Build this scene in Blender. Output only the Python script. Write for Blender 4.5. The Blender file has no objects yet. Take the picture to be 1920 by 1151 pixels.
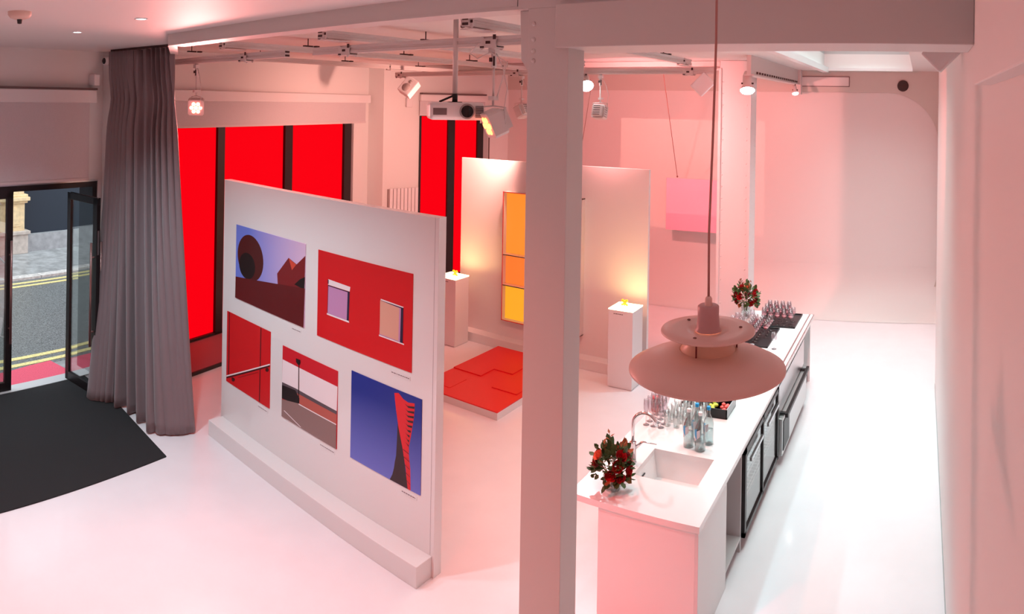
import bpy, bmesh, math, random
from mathutils import Matrix, Vector
R = math.radians
random.seed(7)
sc = bpy.context.scene
COL = sc.collection
# ------------------------------------------------------------------ camera (the photo is a stitched cylindrical panorama)
EYE = Vector((0, 0, 3.7)); FP = 1296.0; Y0 = 191.8
CM = (Matrix.Rotation(R(33.99), 3, 'Z') @ Matrix.Rotation(R(.09), 3, 'X') @ Matrix.Rotation(R(-.933), 3, 'Y'))
cam = bpy.data.cameras.new('camera')
cam.type = 'PANO'
cam.panorama_type = 'CENTRAL_CYLINDRICAL'
cam.central_cylindrical_radius = 1.0
cam.central_cylindrical_range_u_min = -960 / FP
cam.central_cylindrical_range_u_max = 960 / FP
cam.central_cylindrical_range_v_min = (Y0 - 1151) / FP
cam.central_cylindrical_range_v_max = Y0 / FP
cam.clip_start = .05
co = bpy.data.objects.new('camera', cam); COL.objects.link(co)
co.matrix_world = Matrix.Translation(EYE) @ (CM @ Matrix.Rotation(R(90), 3, 'X')).to_4x4()
sc.camera = co
# ------------------------------------------------------------------ view, world
sc.view_settings.view_transform = 'Standard'
sc.view_settings.look = 'None'
sc.view_settings.gamma = 1
sc.view_settings.exposure = 0.0
sc.view_settings.use_curve_mapping = False
w = bpy.data.worlds.new('overcast'); sc.world = w; w.use_nodes = True
w.node_tree.nodes['Background'].inputs[0].default_value = (.86, .93, 1, 1)
w.node_tree.nodes['Background'].inputs[1].default_value = 2.7

def light(kind, name, loc, energy, color, aim=None, parent=None, **k):
    l = bpy.data.lights.new(name, kind); l.energy = energy; l.color = color
    for a, v in k.items(): setattr(l, a, v)
    o = bpy.data.objects.new(name, l); COL.objects.link(o)
    o.location = loc
    if aim is not None:
        o.rotation_euler = (Vector(aim) - Vector(loc)).to_track_quat('-Z', 'Y').to_euler()
    if parent:
        o.parent = parent; o.matrix_parent_inverse = parent.matrix_world.inverted()
    return o
SALMON = (1, .36, .30); PINK = (1, .22, .30)
# daylight falling through the roof light over the aisle
light('AREA', 'roof_daylight', (-.93, 8.4, 5.35), 118, (.82, 1, .98), (-.93, 8.4, 0), shape='RECTANGLE', size=1.4, size_y=6.8, spread=R(95))
# lamps that live in a fixture are added by that fixture's builder

# ------------------------------------------------------------------ measuring helpers: a sight line met with a real plane
def ray(x, y):
    th = (x - 960) / FP
    return (CM @ Vector((math.sin(th), math.cos(th), (Y0 - y) / FP))).normalized()
def onX(x, y, v): r = ray(x, y); return EYE + r * (v / r.x)
def onY(x, y, v): r = ray(x, y); return EYE + r * (v / r.y)
def onZ(x, y, v=0.): r = ray(x, y); return EYE + r * ((v - EYE.z) / r.z)
def onP(x, y, p0, n):
    r = ray(x, y); p0 = Vector(p0); n = Vector(n); return EYE + r * (n.dot(p0 - EYE) / n.dot(r))

# ------------------------------------------------------------------ materials
MAT = {}
def lin(c): return tuple((v / 255 / 12.92 if v / 255 <= .04045 else ((v / 255 + .055) / 1.055) ** 2.4) for v in c) + (1,)
def mat(name, rgb, rough=.5, metal=0., emit=None, es=1., coat=0., noise=None, trans=0., ior=1.45, bump=None, sheen=0., alpha=1.):
    if name in MAT: return MAT[name]
    m = bpy.data.materials.new(name); m.use_nodes = True; nt = m.node_tree; b = nt.nodes['Principled BSDF']
    c = lin(rgb) if max(rgb) > 1 else tuple(rgb) + (1,)
    b.inputs['Base Color'].default_value = c; b.inputs['Roughness'].default_value = rough; b.inputs['Metallic'].default_value = metal
    b.inputs['IOR'].default_value = ior
    b.inputs['Coat Weight'].default_value = coat; b.inputs['Coat Roughness'].default_value = .08
    b.inputs['Transmission Weight'].default_value = trans; b.inputs['Sheen Weight'].default_value = sheen
    b.inputs['Alpha'].default_value = alpha
    if emit:
        b.inputs['Emission Color'].default_value = tuple(emit) + (1,); b.inputs['Emission Strength'].default_value = es
    if noise or bump:
        tc = nt.nodes.new('ShaderNodeTexCoord')
    if noise:      # (scale, amount)
        n = nt.nodes.new('ShaderNodeTexNoise'); n.inputs['Scale'].default_value = noise[0]; n.inputs['Detail'].default_value = 6
        nt.links.new(tc.outputs['Object'], n.inputs['Vector'])
        rp = nt.nodes.new('ShaderNodeValToRGB'); a = noise[1]
        rp.color_ramp.elements[0].position = .3; rp.color_ramp.elements[1].position = .7
        rp.color_ramp.elements[0].color = tuple(max(0, v * (1 - a)) for v in c[:3]) + (1,)
        rp.color_ramp.elements[1].color = tuple(min(1, v * (1 + a)) for v in c[:3]) + (1,)
        nt.links.new(n.outputs['Fac'], rp.inputs['Fac']); nt.links.new(rp.outputs['Color'], b.inputs['Base Color'])
    if bump:       # (scale, strength)
        n2 = nt.nodes.new('ShaderNodeTexNoise'); n2.inputs['Scale'].default_value = bump[0]; n2.inputs['Detail'].default_value = 4
        nt.links.new(tc.outputs['Object'], n2.inputs['Vector'])
        bp = nt.nodes.new('ShaderNodeBump'); bp.inputs['Strength'].default_value = bump[1]; bp.inputs['Distance'].default_value = .01
        nt.links.new(n2.outputs['Fac'], bp.inputs['Height']); nt.links.new(bp.outputs['Normal'], b.inputs['Normal'])
    MAT[name] = m
    return m
def glassmat(name, tint=(1, 1, 1), gloss=.12, alpha=None):
    """thin clear glass: mostly see-through with a Fresnel reflection"""
    if name in MAT: return MAT[name]
    m = bpy.data.materials.new(name); m.use_nodes = True; nt = m.node_tree; nt.nodes.clear()
    out = nt.nodes.new('ShaderNodeOutputMaterial'); mx = nt.nodes.new('ShaderNodeMixShader'); t = nt.nodes.new('ShaderNodeBsdfTransparent'); g = nt.nodes.new('ShaderNodeBsdfGlossy')
    t.inputs[0].default_value = tuple(tint) + (1,); g.inputs['Roughness'].default_value = .02
    lw = nt.nodes.new('ShaderNodeLayerWeight'); lw.inputs[0].default_value = .5
    pw_ = nt.nodes.new('ShaderNodeMath'); pw_.operation = 'POWER'; pw_.inputs[1].default_value = 3.0; nt.links.new(lw.outputs['Facing'], pw_.inputs[0])
    ma = nt.nodes.new('ShaderNodeMath'); ma.operation = 'MULTIPLY_ADD'; ma.inputs[1].default_value = .75; ma.inputs[2].default_value = gloss * .3; ma.use_clamp = True; nt.links.new(pw_.outputs[0], ma.inputs[0])
    nt.links.new(ma.outputs[0], mx.inputs[0]); nt.links.new(t.outputs[0], mx.inputs[1]); nt.links.new(g.outputs[0], mx.inputs[2]); nt.links.new(mx.outputs[0], out.inputs[0])
    MAT[name] = m
    return m
wall_m = mat('wall_paint', (.74, .72, .71), .55, bump=(60, .03))
ceil_m = mat('ceiling_paint', (.76, .74, .73), .6)
beam_m = mat('beam_paint', (.62, .60, .59), .45, bump=(30, .04))
floor_m = mat('white_resin_floor', (.80, .79, .82), .28, coat=.25, noise=(3, .02))
lam_m = mat('white_laminate', (.78, .77, .77), .22, coat=.5)
board_m = mat('white_board', (.76, .75, .75), .5)
plinth_m = mat('white_plinth_paint', (.74, .72, .73), .45)
black_m = mat('black_frame', (.012, .008, .009), .35)
steel_m = mat('brushed_steel', (.55, .55, .56), .28, 1)
chrome_m = mat('chrome', (.75, .75, .77), .08, 1)
dark_m = mat('black_plastic', (.01, .01, .012), .4)
redglow_m = mat('red_window_film', (.01, 0, 0), .9, emit=(1, 0, .006), es=.97); redglow_m.node_tree.nodes['Principled BSDF'].inputs['Specular IOR Level'].default_value = .05
blind_m = mat('blind_fabric', (.58, .54, .56), .8, noise=(120, .04))
mat_m = mat('charcoal_mat', (.018, .019, .021), .95, noise=(260, .5), bump=(300, .6))
curtain_m = mat('grey_curtain', (.205, .155, .165), .85, sheen=.3, bump=(150, .15))
red_m = mat('red_paint', (.72, .012, .018), .45)
corian_m = mat('white_worktop', (.84, .84, .84), .25, coat=.2)
glass_m = glassmat('clear_glass')
paneglass_m = glassmat('pane_glass', (.94, .96, .95), .28)
rig_m = mat('rig_white', (.66, .60, .59), .4)
rigdark_m = mat('rig_dark', (.05, .02, .02), .6)  # one plain dark tone for slots, stems, brackets and fixings

# ------------------------------------------------------------------ mesh builder
class MB:
    def __init__(s): s.v = []; s.f = []; s.mi = []; s.sm = []; s.M = Matrix()
    def add(s, vs, fs, mi=0, smooth=False):
        o = len(s.v); s.v += [s.M @ Vector(p) for p in vs]
        for f in fs: s.f.append([i + o for i in f]); s.mi.append(mi); s.sm.append(smooth)
        return s
    def box(s, a, b, mi=0):
        x0, y0, z0 = [min(p, q) for p, q in zip(a, b)]; x1, y1, z1 = [max(p, q) for p, q in zip(a, b)]
        return s.add([(x0, y0, z0), (x1, y0, z0), (x1, y1, z0), (x0, y1, z0), (x0, y0, z1), (x1, y0, z1), (x1, y1, z1), (x0, y1, z1)],
              [(0, 3, 2, 1), (4, 5, 6, 7), (0, 1, 5, 4), (1, 2, 6, 5), (2, 3, 7, 6), (3, 0, 4, 7)], mi)
    def prism(s, pts, ext, mi=0):          # closed polygon (3-D points) pushed along ext
        n = len(pts); e = Vector(ext); a = [Vector(p) for p in pts]
        return s.add(a + [p + e for p in a], [list(range(n))[::-1], list(range(n, 2 * n))] + [(i, (i + 1) % n, n + (i + 1) % n, n + i) for i in range(n)], mi)
    def lathe(s, prof, n=24, mi=0, c=(0, 0, 0), smooth=True, caps=False):
        vs = []; fs = []; c = Vector(c)
        for r, z in prof:
            for k in range(n):
                a = 2 * math.pi * k / n; vs.append(c + Vector((r * math.cos(a), r * math.sin(a), z)))
        for i in range(len(prof) - 1):
            for k in range(n):
                k2 = (k + 1) % n; fs.append((i * n + k, i * n + k2, (i + 1) * n + k2, (i + 1) * n + k))
        if caps: fs.append(list(range(n))[::-1]); fs.append(list(range((len(prof) - 1) * n, len(prof) * n)))
        return s.add(vs, fs, mi, smooth)
    def tube(s, pts, r, n=10, mi=0, smooth=True):
        pts = [Vector(p) for p in pts]; vs = []; fs = []; m = len(pts)
        rr = r if isinstance(r, (list, tuple)) else [r] * m
        t0 = (pts[1] - pts[0]).normalized(); u = t0.orthogonal().normalized()
        for i, p in enumerate(pts):
            t = (pts[min(i + 1, m - 1)] - pts[max(i - 1, 0)]).normalized()
            u = (u - t * u.dot(t)).normalized(); v = t.cross(u)
            for k in range(n):
                a = 2 * math.pi * k / n; vs.append(p + (u * math.cos(a) + v * math.sin(a)) * rr[i])
        for i in range(m - 1):
            for k in range(n):
                k2 = (k + 1) % n; fs.append((i * n + k, i * n + k2, (i + 1) * n + k2, (i + 1) * n + k))
        fs.append(list(range(n))[::-1]); fs.append(list(range((m - 1) * n, m * n)))
        return s.add(vs, fs, mi, smooth)
    def bar(s, a, b, wd, hd, mi=0):       # rectangular bar a->b (wd sideways, hd up)
        a = Vector(a); b = Vector(b); d = (b - a).normalized(); up = Vector((0, 0, 1))
        if abs(d.z) > .95: up = Vector((0, 1, 0))
        sd = d.cross(up).normalized() * wd / 2; u = sd.cross(d).normalized() * hd / 2
        return s.add([a - sd - u, a + sd - u, a + sd + u, a - sd + u, b - sd - u, b + sd - u, b + sd + u, b - sd + u],
              [(0, 1, 2, 3), (4, 7, 6, 5), (0, 4, 5, 1), (1, 5, 6, 2), (2, 6, 7, 3), (3, 7, 4, 0)], mi)
    def ball(s, c, r, n=12, m=8, mi=0, sc_=(1, 1, 1)):
        vs = []; fs = []; c = Vector(c)
        for i in range(m + 1):
            ph = math.pi * i / m
            for k in range(n):
                a = 2 * math.pi * k / n
                vs.append(c + Vector((r * sc_[0] * math.sin(ph) * math.cos(a), r * sc_[1] * math.sin(ph) * math.sin(a), r * sc_[2] * math.cos(ph))))
        for i in range(m):
            for k in range(n):
                k2 = (k + 1) % n; fs.append((i * n + k, (i + 1) * n + k, (i + 1) * n + k2, i * n + k2))
        return s.add(vs, fs, mi, True)
    def build(s, name, mats, parent=None, bevel=0., origin=None, label=None, cat=None, group=None, kind=None, M=None):
        if not isinstance(mats, (list, tuple)): mats = [mats]
        me = bpy.data.meshes.new(name)
        vs = s.v
        if origin is None and parent is None and M is None and vs:
            xs = [v.x for v in vs]; ys = [v.y for v in vs]; zs = [v.z for v in vs]
            origin = Vector(((min(xs) + max(xs)) / 2, (min(ys) + max(ys)) / 2, min(zs)))
        if origin is not None and parent is None: vs = [v - Vector(origin) for v in vs]
        me.from_pydata([tuple(v) for v in vs], [], s.f)
        for m in mats: me.materials.append(m)
        for p, mi, sm in zip(me.polygons, s.mi, s.sm): p.material_index = mi; p.use_smooth = sm
        bm = bmesh.new(); bm.from_mesh(me); bmesh.ops.remove_doubles(bm, verts=bm.verts, dist=1e-5); bmesh.ops.recalc_face_normals(bm, faces=bm.faces); bm.to_mesh(me); bm.free()
        o = bpy.data.objects.new(name, me); COL.objects.link(o)
        if M is not None: o.matrix_world = M
        elif origin is not None and parent is None: o.location = origin
        if parent: o.parent = parent
        if bevel:
            b = o.modifiers.new('bevel', 'BEVEL'); b.width = bevel; b.segments = 2; b.limit_method = 'ANGLE'
        tag(o, label, cat, group, kind)
        return o
def tag(o, label=None, cat=None, group=None, kind=None):
    if label: o['label'] = label
    if cat: o['category'] = cat
    if group: o['group'] = group
    if kind: o['kind'] = kind
    return o
def empty(name, loc, label=None, cat=None, group=None, kind=None, rz=0, M=None):
    o = bpy.data.objects.new(name, None); COL.objects.link(o); o.empty_display_size = .1
    if M is not None: o.matrix_world = M
    else: o.location = loc; o.rotation_euler = (0, 0, rz)
    bpy.context.view_layer.update()
    return tag(o, label, cat, group, kind)
def struct(mb, name, m, **k): return mb.build(name, m, kind='structure', **k)
def dup(o, loc=None, parent=None, rz=None, label=None, M=None):
    c = o.copy(); COL.objects.link(c); c.parent = parent
    if loc is not None: c.location = loc
    if rz is not None: c.rotation_euler = (0, 0, rz)
    if M is not None: c.matrix_world = M
    if label: c['label'] = label
    for ch in list(o.children): dup(ch, parent=c)
    return c

# ================================================================== ROOM SHELL
ZC = 4.3; ZF = 4.4            # near and far ceiling heights
A103 = R(103)
F = Matrix.Translation((-8.54, 3.2, 0)) @ Matrix.Rotation(A103, 4, 'Z')       # facade frame: x along, y outward, z up
def fl(p): return F @ Vector(p)
def fp(x, y): return F.inverted() @ onP(x, y, (-8.54, 3.2, 0), (-F.col[1]).xyz)  # pixel on the facade plane -> (s, 0, z)
def fstruct(mb, name, m, **k): return mb.build(name, m, kind='structure', M=F.copy(), **k)
PA = Vector((-9.70, 9.83, 0)); PB = Vector((-8.82, 12.44, 0))
# floor (ends at the facade), with a cove into the back wall handled below
fs0 = fl((-5.2, .0, 0)); fs1 = fl((6.9, 0, 0))
mb = MB().add([(.55, -1.5, 0), (.55, 12.9, 0), (-9.2, 12.9, 0), (-10.2, 11.5, 0), (fs1.x, fs1.y, 0), (fs0.x, fs0.y, 0)], [(0, 1, 2, 3, 4, 5)])
struct(mb, 'floor', floor_m)
# ceilings
c0 = fl((-5.2, .3, 0)); c1 = fl((.4, .3, 0)); c2 = fl((7.2, .3, 0))
kY = 3.06
cm = (kY - c0.y) / (c2.y - c0.y); ck = c0.lerp(c2, cm)
e0 = (-5.80, kY); e1 = (-6.95, 3.70); e2 = fl((.9, .3, 0))
mb = MB().prism([(.6, -1.6, ZC), (.6, kY, ZC), (e0[0], e0[1], ZC), (e1[0], e1[1], ZC), (e2.x, e2.y, ZC), (c0.x, c0.y, ZC)], (0, 0, .25))
struct(mb, 'ceiling', ceil_m)
SK = (-1.72, -.17, 5.0, 12.0)   # roof light opening
mb = MB()
mb.prism([(e0[0], kY, ZF), (SK[0], kY, ZF), (SK[0], 13, ZF), (-11.5, 13, ZF), (c2.x, c2.y, ZF), (e2.x, e2.y, ZF), (e1[0], e1[1], ZF)], (0, 0, .25))
mb.box((SK[0], kY, ZF), (.6, SK[2], ZF + .25)); mb.box((SK[0], SK[3], ZF), (.6, 13, ZF + .25)); mb.box((SK[1], SK[2], ZF), (.6, SK[3], ZF + .25))
mb.box((e0[0], kY, ZC), (.6, kY + .04, ZF + .02)); mb.prism([(e0[0], kY, ZC), (e1[0], e1[1], ZC), (e2.x, e2.y, ZC), (e2.x - .02, e2.y + .03, ZC), (e1[0], e1[1] + .03, ZC), (e0[0], kY + .03, ZC)], (0, 0, .12))
struct(mb, 'ceiling', ceil_m)
# roof light well
mb = MB()
mb.box((SK[0] - .06, SK[2], ZF + .25), (SK[0], SK[3], 5.5)); mb.box((SK[1], SK[2], ZF + .25), (SK[1] + .06, SK[3], 5.5))
mb.box((SK[0], SK[2] - .06, ZF + .25), (SK[1], SK[2], 5.5)); mb.box((SK[0], SK[3], ZF + .25), (SK[1], SK[3] + .06, 5.5)); mb.box((SK[0] - .06, SK[2] - .06, 5.5), (SK[1] + .06, SK[3] + .06, 5.56))
struct(mb, 'trim_1', mat('well_paint', (.5, .52, .52), .6))
mb = MB().bar((SK[0] + .03, SK[2], ZF - .03), (SK[0] + .03, SK[3], ZF - .03), .10, .09).bar((SK[0], SK[3] - .03, ZF - .02), (SK[1], SK[3] - .03, ZF - .02), .07, .05)
struct(mb, 'trim_2', mat('well_frame', (.72, .76, .77), .4))
# facade wall: local boxes (s, t, z)
DS0, DS1 = -3.6, .24          # door opening
WS0, WS1, WZ = .95, 6.15, 3.42
T0, T1 = 0, .32
mb = MB()
mb.box((-5.2, T0, 0), (DS0, T1, ZF + .2)); mb.box((DS0, T0, 3.72), (DS1, T1, ZF + .2)); mb.box((DS1, T0, 0), (WS0, T1, ZF + .2)); mb.box((.02, T0, 2.59), (DS1, T1, 3.74))
mb.box((WS0, T0, WZ), (WS1, T1, ZF + .2)); mb.box((WS1, T0, 0), (6.75, T1, ZF + .2))
mb.box((.30, -.28, 0), (WS0 - .05, T0, ZF + .1))      # pier behind the curtain
fstruct(mb, 'wall_left', wall_m)
ret0 = fl((6.72, 0, 0))
d2 = (PB - PA).normalized(); n2 = Vector((d2.y, -d2.x, 0))    # n2 points into the room
M2 = Matrix.Translation(PA) @ Matrix(((d2.x, -n2.x, 0, 0), (d2.y, -n2.y, 0, 0), (0, 0, 1, 0), (0, 0, 0, 1)))   # x along, y outward
def wp(x, y): return M2.inverted() @ onP(x, y, PA, n2)
u0 = wp(785, 300).x; u1 = wp(914, 300).x; L2 = (PB - PA).length
zt2 = wp(840, 217).z
mb = MB()
mb.box((0, 0, 0), (u0, .5, ZF + .2)); mb.box((u0, 0, zt2), (u1, .5, ZF + .2)); mb.box((u1, 0, 0), (L2, .5, ZF + .2))
mb.build('wall_far_left', wall_m, kind='structure', M=M2.copy())
mb = MB(); a = Vector((ret0.x, ret0.y, 0))
mb.prism([a, PA, PA + Vector((-.05, .2, 0)), a + Vector((-.2, .2, 0))], (0, 0, ZF + .2))
mb.prism([PB, (-8.66, 12.74, 0), (-9.0, 12.8, 0), PB + Vector((-.3, .1, 0))], (0, 0, ZF + .2))
struct(mb, 'wall_return', wall_m)
# back wall with a cyclorama: fascia around a round-cornered recess, cove to the floor
BY = 12.72
mb = MB().box((-8.8, BY, 0), (-3.4, BY + .2, ZF + .2)).box((-3.4, BY + .06, 0), (.7, BY + .2, ZF + .2))
cv = []
for k in range(21):
    a = R(90) * k / 20; cv.append((.8 - .8 * math.sin(a), .8 - .8 * math.cos(a)))   # (distance from wall, z)
for xa, xb_, yo in ((-8.6, -3.4, -.002), (-3.4, .30, .058)):
    vs = []; fs = []
    for d, z in cv: vs += [(xa, BY + yo - d, max(z, .003)), (xb_, BY + yo - d, max(z, .003))]
    for k in range(20): fs.append((2 * k, 2 * k + 1, 2 * k + 3, 2 * k + 2))
    mb.add(vs, fs, 0, True)
struct(mb, 'wall_back', wall_m)
def arc(cx, cz, r, a0, a1, n=14): return [(cx + r * math.cos(R(a0 + (a1 - a0) * i / n)), cz + r * math.sin(R(a0 + (a1 - a0) * i / n))) for i in range(n + 1)]
zt = 4.0; xr = .31
inner_top = [(-8.5, zt)] + arc(xr - .95, zt - .95, .95, 90, 0)
mb = MB()
poly = [(-3.4, zt), (-3.4, ZF), (.6, ZF), (.6, 1.2), (xr, 1.2)] + arc(xr - .95, zt - .95, .95, 0, 90)
mb.prism([(x, BY - .02, z) for x, z in poly], (0, .07, 0))
poly = [(.6, 1.2), (.6, 0), (-.40, 0)] + arc(xr - .70, .72, .70, -90, 0) + [(xr, 1.2)]
mb.prism([(x, BY - .02, z) for x, z in poly], (0, .07, 0))
mb.box((-8.7, BY - .02, zt), (-3.4, BY, ZF))
struct(mb, 'trim_3', mat('fascia_paint', (.60, .57, .53), .6))
# access hatch and round vent on the fascia
a = onY(1502, 143, BY - .03); b = onY(1593, 163, BY - .03)
mb = MB().box((a.x, BY - .045, b.z), (b.x, BY - .022, a.z)); h = mb.build('access_hatch', wall_m, label='flat white access hatch set in the wall band above the curved backdrop', cat='hatch')
mb = MB(); t_ = .012
for q in ((a.x, a.x + t_, b.z, a.z), (b.x - t_, b.x, b.z, a.z), (a.x, b.x, a.z - t_, a.z), (a.x, b.x, b.z, b.z + t_)): mb.box((q[0], BY - .048, q[2]), (q[1], BY - .044, q[3]))
o = mb.build('hatch_gap', mat('dark_gap', (.15, .10, .10), .7)); o.parent = h; o.matrix_parent_inverse = Matrix.Translation(h.location).inverted()
c = onY(1693, 161, BY - .03)
mb = MB(); mb.M = Matrix.Translation((c.x, BY - .02, c.z)) @ Matrix.Rotation(R(90), 4, 'X'); mb.lathe([(0, .02), (.075, .02), (.1, .035), (.105, 0)], 24)
for k in range(7): mb.box((-.08, -.075 + .025 * k, .02), (.08, -.07 + .025 * k, .03))
mb.build('wall_vent', mat('brown_vent', (.045, .03, .026), .5), label='small round dark brown vent high on the back wall', cat='vent')
# right wall, rear walls
mb = MB().prism([(.22, -1.6, 0), (.22, 9.3, 0), (.7, 9.3, 0), (.7, -1.6, 0)], (0, 0, ZF + .2)).prism([(.235, 9.3, 0), (.32, 12.9, 0), (.7, 12.9, 0), (.7, 9.3, 0)], (0, 0, ZF + .2))
struct(mb, 'wall_right', wall_m)
mb = MB().box((-8.2, -1.6, 0), (.6, -1.45, ZF)); struct(mb, 'wall_near', wall_m)
mb = MB().prism([(.215, 1.0, .0), (.215, 9.25, .0), (.222, 9.25, .0), (.222, 1.0, 0)], (0, 0, .05)); struct(mb, 'baseboard_shadow_gap_right', mat('skirting_gap_shade', (.35, .38, .38), .5))  # grey strip painted where a shadow gap runs along the wall foot
# boxed-in bulkhead high on the right wall
mb = MB().box((.165, .7, 3.78), (.225, 2.2, ZC)); struct(mb, 'trim_4', wall_m, bevel=.004)

# ------------------------------------------------------------------ windows (red film lit from the street)
def pane_window(name, M, s0, s1, zb, ztp, mull, depth, frame_w=.09, film=redglow_m):
    r = empty(name, None, kind='structure', M=M.copy())
    mb = MB()
    for m0, m1 in mull: mb.box((m0, depth - .06, zb), (m1, depth + .03, ztp))
    mb.box((s0, depth - .06, zb), (s1, depth + .03, zb + frame_w)); mb.box((s0, depth - .06, ztp - .03), (s1, depth + .03, ztp + .02))
    mb.build('window_frame', black_m, r)
    ed = sorted(mull)
    for (a0, a1), (b0, b1) in zip(ed[:-1], ed[1:]):
        MB().box((a1 - .01, depth - .01, zb + frame_w - .01), (b0 + .01, depth, ztp - .02)).build('pane', film, r)
    return r
g = lambda x, y: fp(x, y).x
pane_window('window_1', F, WS0, WS1, 0, 3.40, [(WS0, WS0 + .08), (g(406, 300), g(419, 300)), (g(532, 300), g(546, 300)), (g(643, 300), g(656, 300))], .03)
MB().box((g(656, 300), -.01, 0), (g(660, 300), .04, 3.4)).box((g(660, 300), .0, 0), (WS1 + .05, .03, 3.4)).build('trim_5', steel_m, kind='structure', M=F.copy())
h = lambda x: wp(x, 300).x
pane_window('window_2', M2, u0, u1, 0, zt2 + .02, [(u0, h(788)), (h(838), h(851)), (h(893), h(904))], .03)
MB().box((h(904), 0, 0), (h(914), .03, zt2)).build('trim_6', mat('grey_jamb', (.45, .42, .43), .5), kind='structure', M=M2.copy())
MB().box((h(915), -.02, 0), (h(916.5), .0, zt2)).build('trim_7', mat('dark_gap', (.15, .1, .1)), kind='structure', M=M2.copy())
# sill ledge in front of the red windows
mb = MB().box((.9, -.86, 0), (6.0, 0, .05)); mb.box((.9, -.88, 0), (6.0, -.86, .045), 1)
mb.build('window_ledge', [mat('mauve_ledge', (.32, .10, .12), .5), black_m], label='low mauve ledge along the floor below the red windows', cat='ledge', M=F.copy())

# blinds
def blind(name, M, s0, s1, z0, z1, z2, t, label, fab0=None, fab1=None):
    r = empty(name, None, label, 'blind', 'roller blinds', M=M.copy())
    MB().box((s0, t - .10, z1), (s1, t - .005, z2)).build('cassette', plinth_m, r, bevel=.01)
    f0 = s0 if fab0 is None else fab0; f1 = s1 if fab1 is None else fab1
    MB().box((f0, t - .045, z0 + .03), (f1, t - .040, z1 + .01)).build('fabric', blind_m, r)
    MB().box((f0, t - .055, z0), (f1, t - .03, z0 + .035)).build('bottom_bar', mat('blind_bar', (.62, .56, .57), .5), r)
    return r
blind('roller_blind', F, -3.6, .14, 2.60, 3.62, 3.79, 0, 'long pale grey roller blind drawn down above the street door', fab1=.06)
MB().box((-3.6, -.11, 3.79), (.14, -.0, 3.815)).build('blind_gap', mat('dark_gap', (.15, .1, .1)), bpy.data.objects['roller_blind'])
blind('roller_blind', F, WS0, 6.66, 3.26, 3.66, 3.82, 0, 'pale roller blind pulled a little way over the wide red window', fab1=6.55)
zc1 = wp(840, 190).z; zc2 = wp(840, 178).z
blind('roller_blind', M2, u0 - .02, u1 - .12, zt2 + .0, zc1, zc2, 0, 'short roller blind over the narrow red window by the radiator')
MB().box((u0, -.11, zc2), (u1 - .12, -.0, zc2 + .03)).build('blind_gap', MAT['dark_gap'], bpy.data.objects['roller_blind.002'])

# door frame, transom, leaves
mb = MB()
mb.box((DS0, .02, 2.50), (DS1, .14, 2.58)); mb.box((DS1 - .07, .02, 0), (DS1 + .005, .34, 2.5)); mb.box((-1.32, .02, 2.5), (-1.26, .12, 3.7))
mb.box((DS0, .02, 3.66), (DS1, .12, 3.72))
mb.build('trim_8', black_m, kind='structure', M=F.copy())
MB().box((DS0, .0, 2.575), (DS1, .05, 2.60)).build('trim_9', steel_m, kind='structure', M=F.copy())
MB().box((DS0, .07, 2.6), (DS1, .078, 3.68)).build('window_3', paneglass_m, kind='structure', M=F.copy())
MB().box((DS0, -.02, 0), (DS1, .16, .012)).build('trim_10', mat('pale_threshold', (.6, .62, .63), .35), kind='structure', M=F.copy())
def leaf(name, M, wd, h, handles):
    r = empty(name, None, kind='structure', M=M)
    mb = MB(); f = .085
    mb.box((0, -.025, .01), (f * .8, .025, h)).box((wd - f, -.025, .01), (wd, .025, h)).box((0, -.025, h - f), (wd, .025, h)).box((0, -.025, .01), (wd, .025, .12))
    mb.build('door_frame', black_m, r, bevel=.004)
    MB().box((f * .7, -.006, .1), (wd - f + .01, .006, h - f + .01)).build('door_glass', glassmat('door_pane', (.9, .92, .91), .75), r)
    for y in (-.075, .075):
        hb = MB(); hb.tube([(wd - f / 2 - .0, y, .62), (wd - f / 2, y, 1.9)], .016, 12)
        for z in (.8, 1.72): hb.tube([(wd - f / 2, 0, z), (wd - f / 2, y, z)], .011, 8)
        hb.build('door_handle', handles, r)
    lp = MB().box((wd - .003, -.012, 1.75), (wd + .003, .012, 2.05)).box((wd - .003, -.012, .28), (wd + .003, .012, .55)); lp.build('lock_plate', steel_m, r)
    return r
copper_m = mat('bronze_handle', (.30, .17, .16), .3, .7)
p0 = fl((-.19, .03, 0)); p1 = Vector(onZ(180, 742, 0.01)); ang = math.atan2(p1.y - p0.y, p1.x - p0.x)
leaf('door_1', Matrix.Translation(p0) @ Matrix.Rotation(ang, 4, 'Z'), (p1 - p0).length, 2.45, copper_m)
leaf('door_2', F @ Matrix.Translation((-2.02, .05, 0)), 1.0, 2.5, copper_m)

# ================================================================== STREET
asphalt_m = mat('wet_asphalt', (.17, .19, .19), .35, noise=(60, .75), bump=(50, .9))
pave_m = mat('wet_paving', (.36, .38, .38), .35, noise=(5, .35), bump=(60, .2))
stone_m = mat('yellow_stone', (.80, .64, .38), .7, noise=(9, .15), bump=(60, .2))
kerb_m = mat('kerb_stone', (.62, .61, .58), .6, noise=(14, .25))
yel_m = mat('yellow_line', (.78, .70, .30), .6, noise=(30, .25))
GZ = -.1
def fbox(mb, a, b, mi=0): return mb.box(a, b, mi)
mb = MB().box((-12, .72, GZ - .2), (22, 5.0, GZ - .04)); fstruct(mb, 'road', asphalt_m)
mb = MB().box((-12, .16, GZ - .2), (22, .8, GZ)); fstruct(mb, 'near_pavement', pave_m)
mb = MB().box((-12, 5.2, GZ - .2), (22, 7.1, GZ)); fstruct(mb, 'far_pavement', pave_m)
mb = MB()
for k in range(24): mb.box((-12 + 1.3 * k, 5.0, GZ - .2), (-12 + 1.3 * k + 1.285, 5.2, GZ + .01))
fstruct(mb, 'kerb', kerb_m)
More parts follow.
